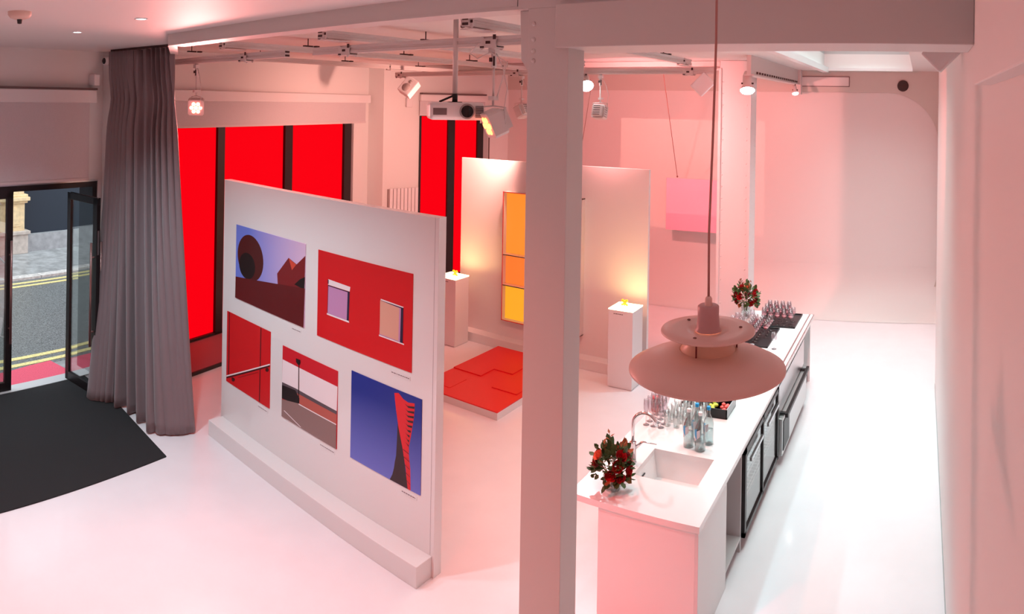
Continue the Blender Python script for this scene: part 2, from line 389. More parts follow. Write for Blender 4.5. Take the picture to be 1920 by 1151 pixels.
for t, wd, nm in ((.98, .09, 'a'), (1.2, .09, 'b'), (4.55, .09, 'c'), (4.76, .09, 'd')):
    mb = MB().box((-12, t, GZ - .04), (22, t + wd, GZ - .034)); mb.build('road_line', yel_m, kind='structure', M=F.copy())
# red entrance carpet outside
mb = MB().prism([(-3.4, .16, GZ), (.10, .16, GZ), (.09, .50, GZ), (.05, .86, GZ), (-.3, .84, GZ), (-.7, .78, GZ), (-3.4, .7, GZ)], (0, 0, .014))
mb.build('entrance_carpet', mat('pink_red_carpet', (.72, .10, .16), .9, noise=(80, .15)), label='bright pink red carpet laid on the pavement outside the door', cat='carpet', M=F.copy())
# opposite building
bld = empty('street_building', None, 'dark navy fronted building with a yellow stone pilaster across the street', 'building', M=F @ Matrix.Translation((0, 7.1, GZ)))
MB().box((3.0, .12, .42), (16, .3, 7)).build('navy_panel', mat('navy_panel', (.016, .026, .042), .5), bld)
MB().box((-12, .12, .42), (2.3, .3, 7)).build('navy_panel', MAT['navy_panel'], bld)
mb = MB().box((-12, .0, 0), (2.2, .3, .42)).box((3.05, .0, 0), (16, .3, .42)); mb.build('stone_plinth', mat('grey_plinth', (.36, .38, .39), .6, noise=(6, .2)), bld)
mb = MB().box((2.32, -.08, .55), (2.98, .3, 1.22)).box((2.44, -.10, .66), (2.86, -.08, 1.12)).box((2.49, -.11, .71), (2.81, -.10, 1.07))
mb.build('pilaster_shaft', stone_m, bld, bevel=.01)
mb = MB().box((2.28, -.14, 1.22), (3.03, .3, 1.28)).box((2.24, -.20, 1.28), (3.07, .3, 1.37)).box((2.27, -.14, 1.37), (3.04, .3, 1.43)).box((2.35, -.1, 1.43), (2.95, .3, 6)); mb.build('pilaster_capital', stone_m, bld, bevel=.012)
mb = MB().box((2.24, -.18, .47), (3.1, .3, .55)).box((2.27, -.13, 0), (3.06, .3, .47)); mb.build('pilaster_base', mat('pale_stone', (.55, .5, .44), .7, noise=(7, .2)), bld, bevel=.01)

# ================================================================== BEAMS AND COLUMNS
# left downstand beam
r = MB().box((-5.78, 3.0, 4.205), (-2.0, 3.10, ZC + .01)).box((-5.78, 3.0, 4.19), (-1.995, 3.18, 4.206)).prism([(-5.78, 3.0, 4.19), (-6.93, 3.63, 4.19), (-6.93, 3.73, 4.19), (-5.78, 3.1, 4.19)], (0, 0, .12)); r.build('ceiling_beam', beam_m, label='long slim downstand beam running from the curtain to the white column', cat='beam')
mb = MB().box((-1.995, 3.001, 4.19), (.60, 3.1, ZC + .02)); struct(mb, 'trim_11', beam_m)
xb = onY(1040, 90, 2.96).x
mb = MB().box((xb, 2.96, 3.98), (.22, 3.36, 4.198)); mb.build('ceiling_beam', beam_m, bevel=.004, label='deep boxed-in beam running from the white column to the right wall', cat='beam')
# main column
col = empty('steel_column', (-1.81, 3.08, 0), 'tall square white painted steel column in the foreground', 'column')
def rel(o): return (-o[0], -o[1], -o[2])
MB().box((-.12, -.08, 0), (.12, .09, 4.19)).build('shaft', beam_m, col, bevel=.003)
mb = MB().prism([(-.21, -.02, 4.19), (-.115, -.02, 4.19), (-.115, -.02, 3.84), (-.15, -.02, 3.86), (-.2, -.02, 3.93)], (0, .08, 0))
mb.build('gusset_plate', beam_m, col, bevel=.003)
for z in (4.11, 4.03, 3.97, 3.92):
    MB().ball((-.085, -.08, z), .013, 10, 6, sc_=(1, .6, 1)).build('rivet', beam_m, col)
# riveted column at the back, steel joist
pc = empty('riveted_column', (-2.75, 10.2, 0), 'pale pink riveted steel box column near the far end of the bar', 'column')
mb = MB().box((-.265, -.2, 0), (.205, -.185, 4.395)).box((.19, -.2, 0), (.205, .2, 4.395)).box((-.25, -.19, 0), (.19, .19, 4.395)); shaft_ = mb
MB().box((.2, -.16, 0), (.21, .2, 4.25)).box((.19, -.22, 0), (.225, -.18, 4.28)).box((-.28, -.22, 0), (-.24, -.18, 4.28)).build('flange', mat('column_paint', (.74, .72, .73), .4), pc)
mb = shaft_
for k in range(22):
    z = .4 + .175 * k
    for x in (-.215, .16): mb.ball((x, -.2, z), .013, 8, 5, sc_=(1, .5, 1))
    mb.ball((.21, -.1, z), .012, 8, 5, sc_=(.5, 1, 1)); mb.ball((.21, .12, z + .08), .012, 8, 5, sc_=(.5, 1, 1))
mb.build('shaft', MAT['column_paint'], pc)
mb = MB().box((-8.9, 10.07, 4.27), (-3.04, 10.13, 4.395)).box((-8.9, 10.0, 4.25), (-3.04, 10.2, 4.28)); mb.build('steel_joist', beam_m, label='white flanged steel joist crossing the ceiling at the back', cat='beam')
# perforated bracket beam at the right of the riveted column
mb = MB().box((-2.34, 9.0, 4.14), (-2.28, 12.6, ZF)).box((-2.38, 9.0, 4.125), (-2.24, 12.6, 4.14)).box((-2.36, 12.5, 3.95), (-2.22, 12.64, ZF))
pb = mb.build('perforated_beam', beam_m, label='perforated steel beam running back from the riveted column', cat='beam')
mb = MB()
for k in range(20): mb.box((-2.275, 9.3 + .16 * k, 4.16), (-2.268, 9.36 + .16 * k, 4.19))
o = mb.build('slot_row', rigdark_m); o.parent = pb; o.matrix_parent_inverse = Matrix.Translation(pb.location).inverted()

# ================================================================== FLOOR THINGS
# door mat
cs = [onZ(312, 857), onZ(207, 757)]
mat_dir = Vector((-.37, 1.83, 0)).normalized()
a = onZ(312, 857); b = fl((.05, -.02, 0)); 
mb = MB().prism([(a.x, a.y, 0), (-7.72, 3.34, 0), (fl((.05, -.03, 0))).to_tuple(), (fl((-4.2, -.03, 0))).to_tuple(), (-5.35, -1.2, 0)], (0, 0, .012))
mb.build('entrance_mat', mat_m, label='large charcoal entrance mat on the white floor by the street door', cat='mat')

# curtain
def curtain():
    top = [onZ(213, 97, 4.27), onZ(322, 88, 4.27)]
    bot = [onZ(181, 750), onZ(207, 756), onZ(262, 776), onZ(284, 812), onZ(325, 814), onZ(360, 812)]
    n = 260; m = 36; vs = []; fs = []
    rnd = random.Random(3); ph = 0; P = []
    for i in range(n + 1):
        t = i / n
        ph += 2 * math.pi * (11.5 / n) * (1 + .35 * math.sin(7 * t + 1) + .2 * math.sin(17 * t))
        P.append((ph, 1 + .35 * math.sin(5.1 * t * 3 + 2)))
    for j in range(m + 1):
        v = j / m
        for i in range(n + 1):
            t = i / n
            q = t * (len(bot) - 1); k = min(int(q), len(bot) - 2); b = bot[k].lerp(bot[k + 1], q - k); a = top[0].lerp(top[1], t)
            w_ = v ** (2.4 - 1.35 * t)
            p = Vector((a.x, a.y, 0)).lerp(Vector((b.x, b.y, 0)), w_)
            p.z = 4.27 - v * 4.25
            pinch = math.exp(-((v - .14) / .05) ** 2)
            amp = (.045 + .055 * v) * P[i][1] * (1 - .55 * pinch)
            nrm = Vector((-.16, -.99, 0)).lerp(Vector((-.55, -.83, 0)), v * .5).normalized()
            f = math.sin(P[i][0] + .6 * math.sin(2.2 * v + 6 * t)); f = math.copysign(abs(f) ** .8, f)
            p += nrm * amp * f + Vector((nrm.y, -nrm.x, 0)) * amp * .45 * math.sin(2 * P[i][0])
            if v < .14: p += nrm * .018 * math.sin(3 * P[i][0]) * (1 - v / .14)
            vs.append(p)
    for j in range(m):
        for i in range(n): fs.append((j * (n + 1) + i, j * (n + 1) + i + 1, (j + 1) * (n + 1) + i + 1, (j + 1) * (n + 1) + i))
    mb = MB(); mb.add(vs, fs, 0, True)
    r = empty('curtain', (bot[2].x, bot[2].y, 0), 'tall grey pinch-pleated curtain gathered beside the street door', 'curtain')
    o = mb.build('curtain_cloth', curtain_m); o.parent = r; o.matrix_parent_inverse = r.matrix_world.inverted()
    s_ = o.modifiers.new('thick', 'SOLIDIFY'); s_.thickness = .006
    mb = MB().bar(top[0] + Vector((-.1, .02, .02)), top[1] + Vector((.15, .0, .02)), .04, .03)
    o = mb.build('curtain_track', rigdark_m); o.parent = r; o.matrix_parent_inverse = r.matrix_world.inverted()
curtain()

# display wall with the photographs
PY = 4.12
pw = empty('display_wall', (-4.93, 4.17, 0), 'freestanding glossy white display wall hung with five photographs', 'display wall')
MB().box((-1.59, -.05, 0), (1.49, .04, 2.80)).build('panel', lam_m, pw, bevel=.002)
MB().box((-1.56, -.23, 0), (1.47, -.05, .165)).build('foot_plinth', board_m, pw, bevel=.004)
MB().box((1.45, -.0515, .17), (1.453, -.05, 2.80)).build('seam', mat('seam_grey', (.45, .42, .43), .5), pw)

def pp(x, y):
    q = onY(x, y, PY); return q.x, q.z
def poster(label, corners, layers, mats_, cap=None):
    c = [pp(*q) for q in corners]     # TL TR BR BL
    x0 = (c[0][0] + c[3][0]) / 2; x1 = (c[1][0] + c[2][0]) / 2; zt_ = (c[0][1] + c[1][1]) / 2; zb = (c[2][1] + c[3][1]) / 2
    mb = MB().box((x0, PY - .006, zb), (x1, PY, zt_), 0)
    # map picture corners onto the true rectangle so that inner shapes keep their place
    def mp(x, y):
        X, Z = pp(x, y); u = min(1, max(0, (X - x0) / (x1 - x0)))
        zt2_ = c[0][1] * (1 - u) + c[1][1] * u; zb2 = c[3][1] * (1 - u) + c[2][1] * u
        v = min(1, max(0, (Z - zb2) / (zt2_ - zb2)))
        return x0 + u * (x1 - x0), zb + v * (zt_ - zb)
    for k, (pts, mi) in enumerate(layers):
        y = PY - .006 - .0004 * (k + 1)
        q = [mp(*p) for p in pts]
        mb.add([(a, y, b) for a, b in q], [list(range(len(q)))], mi)
    o = mb.build('mounted_photograph', mats_, label=label, cat='photograph', group='photographs on the display wall')
    if cap:
        a = pp(*cap[0]); b = pp(*cap[1]); z = (a[1] + b[1]) / 2
        mb = MB().box((a[0], PY - .003, z - .016), (b[0], PY, z + .016), 0)
        rr = random.Random(cap[2]); x = a[0] + .01
        while x < b[0] - .012:
            L = rr.uniform(.006, .022); mb.box((x, PY - .0036, z - .004), (min(x + L, b[0] - .008), PY - .003, z + .003), 1); x += L + .005
        mb.build('caption_strip', [lam_m, mat('caption_ink', (.16, .12, .13), .6)], label=cap[3], cat='caption')
def ell(pts_c, ax, ay, tilt, n=36):
    cx, cy = pts_c; o = []
    for k in range(n):
        a = 2 * math.pi * k / n; u = ax * math.cos(a); v = ay * math.sin(a)
        o.append((cx + u * math.cos(tilt) - v * math.sin(tilt), cy + u * math.sin(tilt) + v * math.cos(tilt)))
    return o
def G(name, rgb): return mat(name, rgb, .5, coat=.08)
def grad(name, c0, c1, axis=2, lo=0, hi=1):
    """printed picture whose ink fades between two colours (part of the print itself)"""
    if name in MAT: return MAT[name]
    m = mat(name, c0, .5, coat=.08); nt = m.node_tree; b = nt.nodes['Principled BSDF']
    tc = nt.nodes.new('ShaderNodeTexCoord'); sp = nt.nodes.new('ShaderNodeSeparateXYZ'); rp = nt.nodes.new('ShaderNodeValToRGB')
    nt.links.new(tc.outputs['Generated'], sp.inputs[0]); nt.links.new(sp.outputs[axis], rp.inputs[0]); nt.links.new(rp.outputs[0], b.inputs['Base Color'])
    rp.color_ramp.elements[0].position = lo; rp.color_ramp.elements[1].position = hi
    rp.color_ramp.elements[0].color = lin(c0); rp.color_ramp.elements[1].color = lin(c1)
    return m
def z1(q): return [(430 + x / 4.795, 400 + y / 4.795) for x, y in q]
def z2(q): return [(580 + x / 4.11, 440 + y / 4.11) for x, y in q]
def z3(q): return [(410 + x / 3.968, 570 + y / 3.968) for x, y in q]
def z4(q): return [(640 + x / 4.265, 680 + y / 4.265) for x, y in q]
poster('photograph of a dark sphere on a red ground, top left of the display wall', z1([(70, 97), (697, 280), (672, 1030), (55, 750)]),
       [(z1(ell((195, 400), 112, 212, -.16)), 1), (z1(ell((165, 470), 70, 120, -.16)), 4),
        (z1([(435, 540), (538, 400), (610, 460), (688, 385), (680, 690), (440, 640)]), 2), (z1([(540, 405), (607, 462), (568, 512)]), 3), (z1([(590, 640), (640, 595), (685, 575), (680, 690)]), 4),
        (z1([(62, 563), (250, 600), (440, 635), (690, 680), (672, 1030), (55, 750)]), 5)],
       [grad('print_sky', (105, 125, 215), (215, 185, 215), 0, .2, 1), G('print_dark_red', (75, 12, 12)), G('print_maroon', (118, 22, 26)), G('print_terracotta', (205, 70, 50)), G('print_black', (22, 4, 5)), G('print_earth', (92, 12, 16))],
       (z1([(560, 1030)])[0], z1([(648, 1068)])[0], 1, 'tiny grey caption line under the dark sphere photograph'))
poster('photograph of a red wall with two shuttered windows, largest on the display wall', z2([(78, 107), (810, 313), (782, 1068), (58, 765)]),
       [(z2([(150, 335), (320, 400), (315, 435), (148, 378)]), 1), (z2([(146, 340), (153, 340), (153, 372), (146, 372)]), 3), (z2([(148, 380), (316, 438), (308, 665), (143, 602)]), 3), (z2([(152, 388), (300, 440), (293, 655), (146, 598)]), 2),
        (z2([(140, 596), (310, 662), (312, 676), (140, 608)]), 1),
        (z2([(556, 495), (732, 562), (728, 572), (554, 505)]), 1), (z2([(554, 506), (730, 570), (724, 842), (546, 775)]), 3), (z2([(555, 510), (712, 572), (704, 832), (546, 770)]), 2), (z2([(552, 506), (700, 570), (692, 822), (548, 765)]), 4), (z2([(543, 770), (735, 845), (736, 855), (543, 781)]), 1)],
       [G('print_red', (205, 12, 22)), G('print_white', (235, 225, 228)), G('print_lilac', (190, 140, 185)), G('print_navy', (40, 25, 60)), G('print_sand', (215, 165, 145))],
       (z2([(628, 1052)])[0], z2([(778, 1112)])[0], 2, 'tiny caption line under the photograph of two shuttered windows'))
poster('photograph of a white handrail on a red wall, bottom left of the display wall', z3([(66, 50), (392, 208), (378, 775), (60, 572)]),
       [(z3([(82, 55), (87, 58), (80, 540), (74, 540)]), 1), (z3([(316, 172), (322, 175), (310, 728), (304, 726)]), 1), (z3([(62, 530), (386, 442), (385, 452), (62, 540)]), 2), (z3([(62, 541), (385, 453), (384, 464), (62, 553)]), 1),
        (z3(ell((113, 562), 12, 14, 0, 14)), 1), (z3(ell((365, 487), 13, 15, 0, 14)), 1), (z3([(100, 545), (112, 545), (116, 570), (104, 570)]), 1), (z3([(150, 545), (300, 503), (300, 506), (150, 549)]), 3)],
       [MAT['print_red'], G('print_shadow_red', (60, 4, 10)), MAT['print_white'], G('print_mid_red', (130, 8, 16))],
       (z3([(292, 758)])[0], z3([(366, 800)])[0], 3, 'tiny grey caption line under the handrail photograph'))
poster('photograph of a street lamp and red white wall, bottom middle of the display wall', z3([(480, 307), (892, 500), (878, 1077), (472, 832)]),
       [(z3([(480, 410), (890, 614), (882, 795), (474, 580)]), 1), (z3([(474, 578), (575, 625), (884, 795), (882, 822), (700, 725), (474, 622)]), 4),
        (z3([(474, 610), (600, 668), (882, 820), (880, 890), (600, 740), (474, 700)]), 2), (z3([(472, 600), (500, 610), (530, 622), (575, 640), (605, 700), (604, 738), (560, 735), (474, 700)]), 5),
        (z3([(472, 705), (600, 738), (880, 890), (878, 1077), (472, 832)]), 3), (z3([(600, 738), (880, 890), (880, 898), (600, 746)]), 1),
        (z3([(488, 790), (495, 790), (620, 915), (612, 913)]), 1), (z3([(580, 402), (613, 415), (613, 440), (606, 452), (596, 450), (581, 430)]), 5), (z3([(599, 450), (604, 450), (603, 738), (597, 736)]), 5)],
       [G('print_red2', (200, 20, 38)), MAT['print_white'], G('print_brick', (180, 90, 78)), G('print_tarmac', (140, 112, 108)), G('print_grey', (90, 78, 84)), MAT['print_black']],
       (z3([(752, 1040)])[0], z3([(865, 1108)])[0], 4, 'tiny grey caption line under the street lamp photograph'))
tw = []
P_ = [(428, 240), (462, 240), (500, 290), (540, 318), (590, 325), (590, 372), (585, 440), (575, 500), (560, 590), (545, 670), (545, 740), (556, 850), (558, 1020), (530, 1005), (520, 850), (495, 700), (480, 620), (462, 520), (440, 360)]
lay = [(z4(P_), 1), (z4([(455, 480), (478, 600), (495, 690), (515, 830), (535, 1005), (392, 930), (412, 890), (425, 840), (432, 790), (442, 740), (448, 640)]), 2)]
for k in range(9):
    y = 335 + 38 * k; xr_ = [590, 588, 585, 580, 572, 562, 552, 548, 545][k]
    lay.append((z4([(512 + 2 * (k % 2) + min(k, 5), y - 18 + 8), (535, y + 10), (xr_, y + 16), (xr_ - 2, y + 34), (540, y + 24)]), 2))
for k in range(5): y = 705 + 60 * k; lay.append((z4([(500 + 6 * k, y - 20), (548 + 2 * k, y + 20), (548 + 2 * k, y + 25), (500 + 6 * k, y - 15)]), 3))
poster('photograph of a twisted red tower on blue sky, bottom right of the display wall', z4([(90, 60), (655, 300), (628, 1055), (70, 752)]), lay,
       [grad('print_blue', (105, 115, 205), (22, 42, 140), 2, 0, .8), G('print_scarlet', (215, 28, 40)), G('print_umber', (48, 22, 30)), MAT['print_shadow_red']],
       (z4([(478, 1020)])[0], z4([(605, 1088)])[0], 5, 'tiny grey caption line under the twisted tower photograph'))

# back display panel with the orange niche
bp = empty('back_panel', (-5.24, 8.78, 0), 'freestanding white back panel holding the glowing orange display case', 'display wall')
MB().box((-1.61, -.03, 0), (1.61, .03, 2.82)).build('panel', board_m, bp, bevel=.002)
MB().box((-1.55, -.22, 0), (1.3, -.03, .14)).build('foot_plinth', board_m, bp, bevel=.003)
oc = empty('display_case', (-5.29, 8.75, .41), 'tall wall hung display case glowing orange inside with glass shelves', 'display case')
W = .68; H_ = 1.95
mb = MB().box((-W, -.10, 0), (-W + .012, 0, H_)).box((W - .012, -.10, 0), (W, 0, H_)).box((-W, -.10, 0), (W, 0, .012)).box((-W, -.10, H_ - .012), (W, 0, H_)); mb.build('case_frame', mat('case_white', (.72, .62, .6), .4), oc)
mb = MB().box((-W + .004, -.104, .004), (-W + .016, -.10, H_ - .004)).box((-W, -.104, 0), (W, -.10, .01)).box((-W, -.104, H_ - .01), (W, -.10, H_)); mb.build('red_edging', red_m, oc)
for z0, z1_, nm, ec in ((.012, .53, 'back_light', (1, .43, .02)), (.55, .99, 'back_light', (1, .20, .03)), (1.01, H_ - .012, 'back_light', (1, .29, .03))):
    MB().box((-W + .012, -.012, z0), (W - .012, -.004, z1_)).build(nm, mat('orange_panel_%d' % int(z0 * 100), (.3, .1, .02), .4, emit=ec, es=.9), oc)
for z in (.54, 1.0): 
    mb = MB().box((-W + .012, -.095, z - .006), (W - .012, -.012, z + .006), 0).box((-W + .012, -.1, z - .012), (W - .012, -.095, z - .002), 1); mb.build('shelf', [mat('shelf_glass', (.9, .75, .6), .1), dark_m], oc)
# two pedestals with lit tops
def pedestal(x0, x1, y0, y1, h_, label):
    r = empty('pedestal', ((x0 + x1) / 2, (y0 + y1) / 2, 0), label, 'pedestal', 'lit display pedestals')
    a, b = (x1 - x0) / 2, (y1 - y0) / 2
    MB().box((-a, -b, .012), (a, b, h_ - .012)).box((-a + .01, -b + .01, 0), (a - .01, b - .01, .012)).build('body', plinth_m, r, bevel=.002)
    MB().box((-a, -b, h_ - .012), (a, b, h_)).build('light_panel', mat('lit_top', (.9, .85, .7), .5, emit=(1, .68, .28), es=17), r)
    mb = MB(); x = -.10
    for L in (.02, .03, .015, .025, .02): mb.box((x, -b - .0015, h_ - .065), (x + L, -b, h_ - .055)); x += L + .006
    mb.build('caption', MAT['caption_ink'], r)
    return r
pedestal(-3.95, -3.60, 8.20, 8.53, 1.03, 'white pedestal with a glowing top to the right of the orange display case')
pedestal(-6.84, -6.48, 8.17, 8.50, 1.03, 'white pedestal with a glowing top at the left end of the back panel')
def figurine(x, y, label):
    mb = MB()
    for (dx, dz, r) in ((0, .035, .028), (-.03, .075, .02), (.03, .075, .02), (0, .062, .024), (-.035, .02, .016), (.035, .02, .016)): mb.ball((x + dx, y, 1.03 + dz - .003), r, 10, 8)
    mb.build('glass_figurine', mat('amber_glass', (1, .32, .02), .15, trans=.6, emit=(1, .2, .0), es=.15), label=label, cat='ornament', group='amber ornaments')
figurine(-3.80, 8.38, 'small amber glass ornament on the right hand lit pedestal')
figurine(-6.62, 8.33, 'small amber glass ornament on the left hand lit pedestal')
# red floor relief
fr = empty('floor_relief', (-5.18, 7.6, 0), 'low white plinth with a red stepped relief on the floor', 'sculpture')
MB().box((-.66, -.98, 0), (.58, .80, .085)).build('plinth_base', board_m, fr, bevel=.002)
mb = MB().box((-.66, -.98, .085), (.58, .80, .098)); mb.build('red_top', red_m, fr)
mb = MB().prism([(-.66, -.25, .098), (-.2, -.25, .098), (-.2, .05, .098), (.1, .05, .098), (.1, .35, .098), (.58, .35, .098), (.58, .80, .098), (-.66, .80, .098)], (0, 0, .012))
mb.box((.12, -.45, .098), (.5, -.20, .108)); mb.box((-.5, -.8, .098), (-.28, -.45, .103)); mb.build('raised_step', red_m, fr)

# radiator on the pier
q = wp(727, 353); q2 = wp(781, 347)
r = empty('radiator', None, 'white panel radiator on the pier between the red windows', 'radiator', M=M2 @ Matrix.Translation((q.x, 0, 1.1)))
wd = q2.x - q.x; mb = MB()
for k in range(8): mb.box((wd * k / 8 + .006, -.09, 0), (wd * (k + 1) / 8 - .006, -.05, q.z - 1.1))
mb.build('radiator_panel', plinth_m, r, bevel=.006)
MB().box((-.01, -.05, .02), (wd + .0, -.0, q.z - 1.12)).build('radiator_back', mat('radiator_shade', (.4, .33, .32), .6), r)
q = wp(765, 192)
mb = MB().box((q.x - .06, -.07, q.z - .1), (q.x + .07, .0, q.z + .1)); mb.build('motion_sensor', plinth_m, M=M2.copy(), bevel=.01, label='small white sensor box under the wall speaker on the pier', cat='sensor')

# ================================================================== BAR COUNTER
CX0, CX1, CY0, CY1, CZ = -2.42, -1.43, 4.42, 9.35, .88
BX0 = -2.2
bar = empty('bar_counter', (-1.9, 6.9, 0), 'long white bar counter with open equipment bays facing the aisle', 'counter')
def L(p): return (p[0] + 1.9, p[1] - 6.9, p[2])
def lb(mb, a, b, mi=0): return mb.box(L(a), L(b), mi)
mb = MB(); lb(mb, (BX0, 4.45, 0), (-1.47, 4.49, CZ - .045)); mb.build('end_panel', corian_m, bar, bevel=.002)
mb = MB(); lb(mb, (BX0, 4.49, 0), (BX0 + .03, 9.3, CZ - .045)); lb(mb, (BX0, 9.27, 0), (-1.47, 9.3, CZ - .045)); mb.build('back_panel', corian_m, bar)
mb = MB(); lb(mb, (-1.47, 4.45, 0), (-1.445, 5.14, CZ - .06)); mb.build('cupboard_door', mat('bar_white', (.74, .75, .75), .35), bar, bevel=.002)
mb = MB(); lb(mb, (-1.59, 5.10, .08), (-1.45, 5.13, CZ - .05)); lb(mb, (BX0 + .03, 5.58, .0), (-1.45, 5.61, CZ - .05)); lb(mb, (BX0 + .03, 5.10, .10), (-1.45, 5.58, .13)); lb(mb, (-1.9, 5.10, .13), (-1.87, 5.58, .66))
mb.build('open_shelf', mat('bar_grey', (.55, .54, .54), .45), bar)
mb = MB(); lb(mb, (-1.52, 5.14, 0), (-1.50, 9.27, .10)); mb.build('kick_board', mat('kick_black', (.02, .025, .027), .4), bar)
# glass fronted fridge
fr_ = empty('bar_fridge', (-1.45, 5.62, .1), 'black framed glass fridge built under the near half of the bar', 'fridge')
mb = MB().box((0, 0, 0), (.03, .05, .73)).box((0, 1.31, 0), (.03, 1.36, .73)).box((0, 0, .69), (.03, 1.36, .73)).box((0, 0, 0), (.03, 1.36, .04)).box((0, .655, 0), (.03, .69, .73)); mb.build('door_frame', black_m, fr_)
mb = MB().box((-.5, .02, .0), (-.48, 1.34, .73)).box((-.5, .0, 0), (-.005, .02, .73)).box((-.5, 1.34, 0), (-.005, 1.36, .73)).box((-.5, 0, .71), (-.005, 1.36, .73)).box((-.5, 0, 0), (-.005, 1.36, .02)); mb.build('cabinet_shell', mat('fridge_inside', (.012, .013, .015), .5), fr_)
mb = MB().box((.014, .05, .04), (.017, .655, .69)).box((.014, .69, .04), (.017, 1.31, .69)); mb.build('door_glass', paneglass_m, fr_)
for z in (.2, .36, .52):
    mb = MB()
    for k in range(22): mb.tube([(-.46, .04 + .06 * k, z), (-.03, .04 + .06 * k, z)], .003, 5)
    mb.tube([(-.03, .03, z), (-.03, 1.33, z)], .006, 6); mb.tube([(-.03, .03, z + .05), (-.03, 1.33, z + .05)], .004, 6); mb.build('wire_rack', steel_m, fr_)
mb = MB().bar((.045, .12, .60), (.045, .56, .60), .02, .03).bar((.045, .78, .60), (.045, 1.25, .60), .02, .03); mb.build('door_handle', steel_m, fr_)
# steel unit
ov = empty('steel_oven', (-1.45, 7.02, .08), 'stainless steel under-counter oven with a long black handle', 'oven')
MB().box((-.5, 0, 0), (.0, 1.55, .74)).build('oven_body', steel_m, ov)
MB().box((0, .01, .02), (.06, 1.5, .40)).build('drop_door', mat('satin_steel', (.62, .63, .63), .35, .8), ov, bevel=.004)
MB().box((0, .01, .43), (.02, 1.52, .73)).build('control_panel', steel_m, ov)
mb = MB().bar((.09, .06, .42), (.09, 1.42, .42), .035, .045).box((.0, .1, .405), (.09, .14, .43)).box((.0, 1.34, .405), (.09, 1.38, .43)); mb.build('handle_bar', dark_m, ov, bevel=.006)
mb = MB().box((.058, .05, .06), (.068, .35, .36)); mb.build('vent_strip', dark_m, ov)
# worktop with sink
wt = empty('worktop', (-1.92, 6.9, CZ - .045), 'glossy white worktop running the whole length of the bar', 'worktop')
SX0, SX1, SY0, SY1 = -2.11, -1.60, 4.86, 5.30
mb = MB(); zb = -.0; t_ = .045
def W_(p): return (p[0] + 1.92, p[1] - 6.9, p[2])
xs = [CX0, SX0, SX1, CX1]; ys = [CY0, SY0, SY1, CY1]; vs = [W_((x, y, t_)) for y in ys for x in xs]; vb = [W_((x, y, 0)) for y in ys for x in xs]
fs = []
for j in range(3):
    for i in range(3):
        if (i, j) == (1, 1): continue
        a = j * 4 + i; fs.append((a, a + 1, a + 5, a + 4)); fs.append((16 + a, 16 + a + 4, 16 + a + 5, 16 + a + 1))
for a, b in ((0, 1), (1, 2), (2, 3), (3, 7), (7, 11), (11, 15), (15, 14), (14, 13), (13, 12), (12, 8), (8, 4), (4, 0), (5, 6), (6, 10), (10, 9), (9, 5)): fs.append((a, b, 16 + b, 16 + a))
mb.add(vs + vb, fs); mb.build('slab', corian_m, wt)
mb = MB(); i_ = .04; dz = -.16
top_ = [(SX0, SY0), (SX1, SY0), (SX1, SY1), (SX0, SY1)]; bt = [(SX0 + i_, SY0 + i_), (SX1 - i_, SY0 + i_), (SX1 - i_, SY1 - i_), (SX0 + i_, SY1 - i_)]
vs = [W_((x, y, 0.002)) for x, y in top_] + [W_((x, y, dz)) for x, y in bt]; mb.add(vs, [(0, 1, 5, 4), (1, 2, 6, 5), (2, 3, 7, 6), (3, 0, 4, 7), (4, 5, 6, 7)])
mb.build('sink_basin', corian_m, wt)
MB().box(W_((SX0 + .012, 5.00, -.045)), W_((SX0 + .018, 5.06, -.035))).build('overflow_slot', dark_m, wt)
MB().box(W_((CX1 - .07, 7.0, t_)), W_((CX1 - .05, CY1, t_ + .004))).box(W_((CX1 - .012, 6.95, t_)), W_((CX1 + .002, CY1, t_ + .006))).build('steel_edge', steel_m, wt)
# tap
tp = empty('mixer_tap', (-2.19, 5.03, CZ), 'tall chrome swan neck mixer tap beside the sink', 'tap')
MB().lathe([(.033, 0), (.033, .004), (.028, .008), (.026, .15), (.027, .155), (0, .155)], 20).build('tap_body', chrome_m, tp)
pts = [(0, 0, .15), (0, 0, .30)] + [(.095 - .095 * math.cos(R(a)), 0, .30 + .095 * math.sin(R(a))) for a in range(15, 151, 15)]
pts.append((pts[-1][0] + .02, 0, pts[-1][2] - .045))
mb = MB(); mb.M = Matrix.Rotation(R(8), 4, 'Z'); mb.tube(pts, .0135, 14); mb.build('spout', chrome_m, tp)
mb = MB(); mb.M = Matrix.Rotation(R(15), 4, 'Z'); mb.tube([(.02, 0, .11), (.07, 0, .155), (.085, 0, .162), (.19, 0, .15)], [.014, .012, .007, .004], 10); mb.build('lever', chrome_m, tp)

# ------------------------------------------------------------------ glassware
def wine_proto(h_=.19, r_=.034):
    prof = [(0, 0), (.030, .0), (.031, .003), (.006, .008), (.004, .02), (.004, h_ * .45), (.012, h_ * .48), (r_, h_ * .62), (r_ * 1.02, h_ * .72), (r_ * .82, h_), (r_ * .78, h_), (r_ * .96, h_ * .72), (r_ * .93, h_ * .62), (.008, h_ * .50), (0, h_ * .495)]
    return prof
wineg_m = glassmat('wine_glass', (.93, .91, .93), .34)
tumb_m = glassmat('tumbler_glass', (.93, .96, .96), .3)
bot_m = glassmat('bottle_glass', (.90, .95, .95), .3)
drink_m = mat('pink_drink', (.85, .30, .32), .1, trans=.3)
def place_words(i, n, j, m):
    c = {3: ['left', 'middle', 'right'], 4: ['leftmost', 'second from left', 'third from left', 'rightmost'], 5: ['leftmost', 'second from left', 'middle', 'fourth from left', 'rightmost'], 2: ['left', 'right']}[n][i]
    return c, 'front' if j == 0 else 'back' if j == m - 1 else ['', 'second', 'third', 'fourth', 'fifth', 'sixth'][j]
CT = CZ
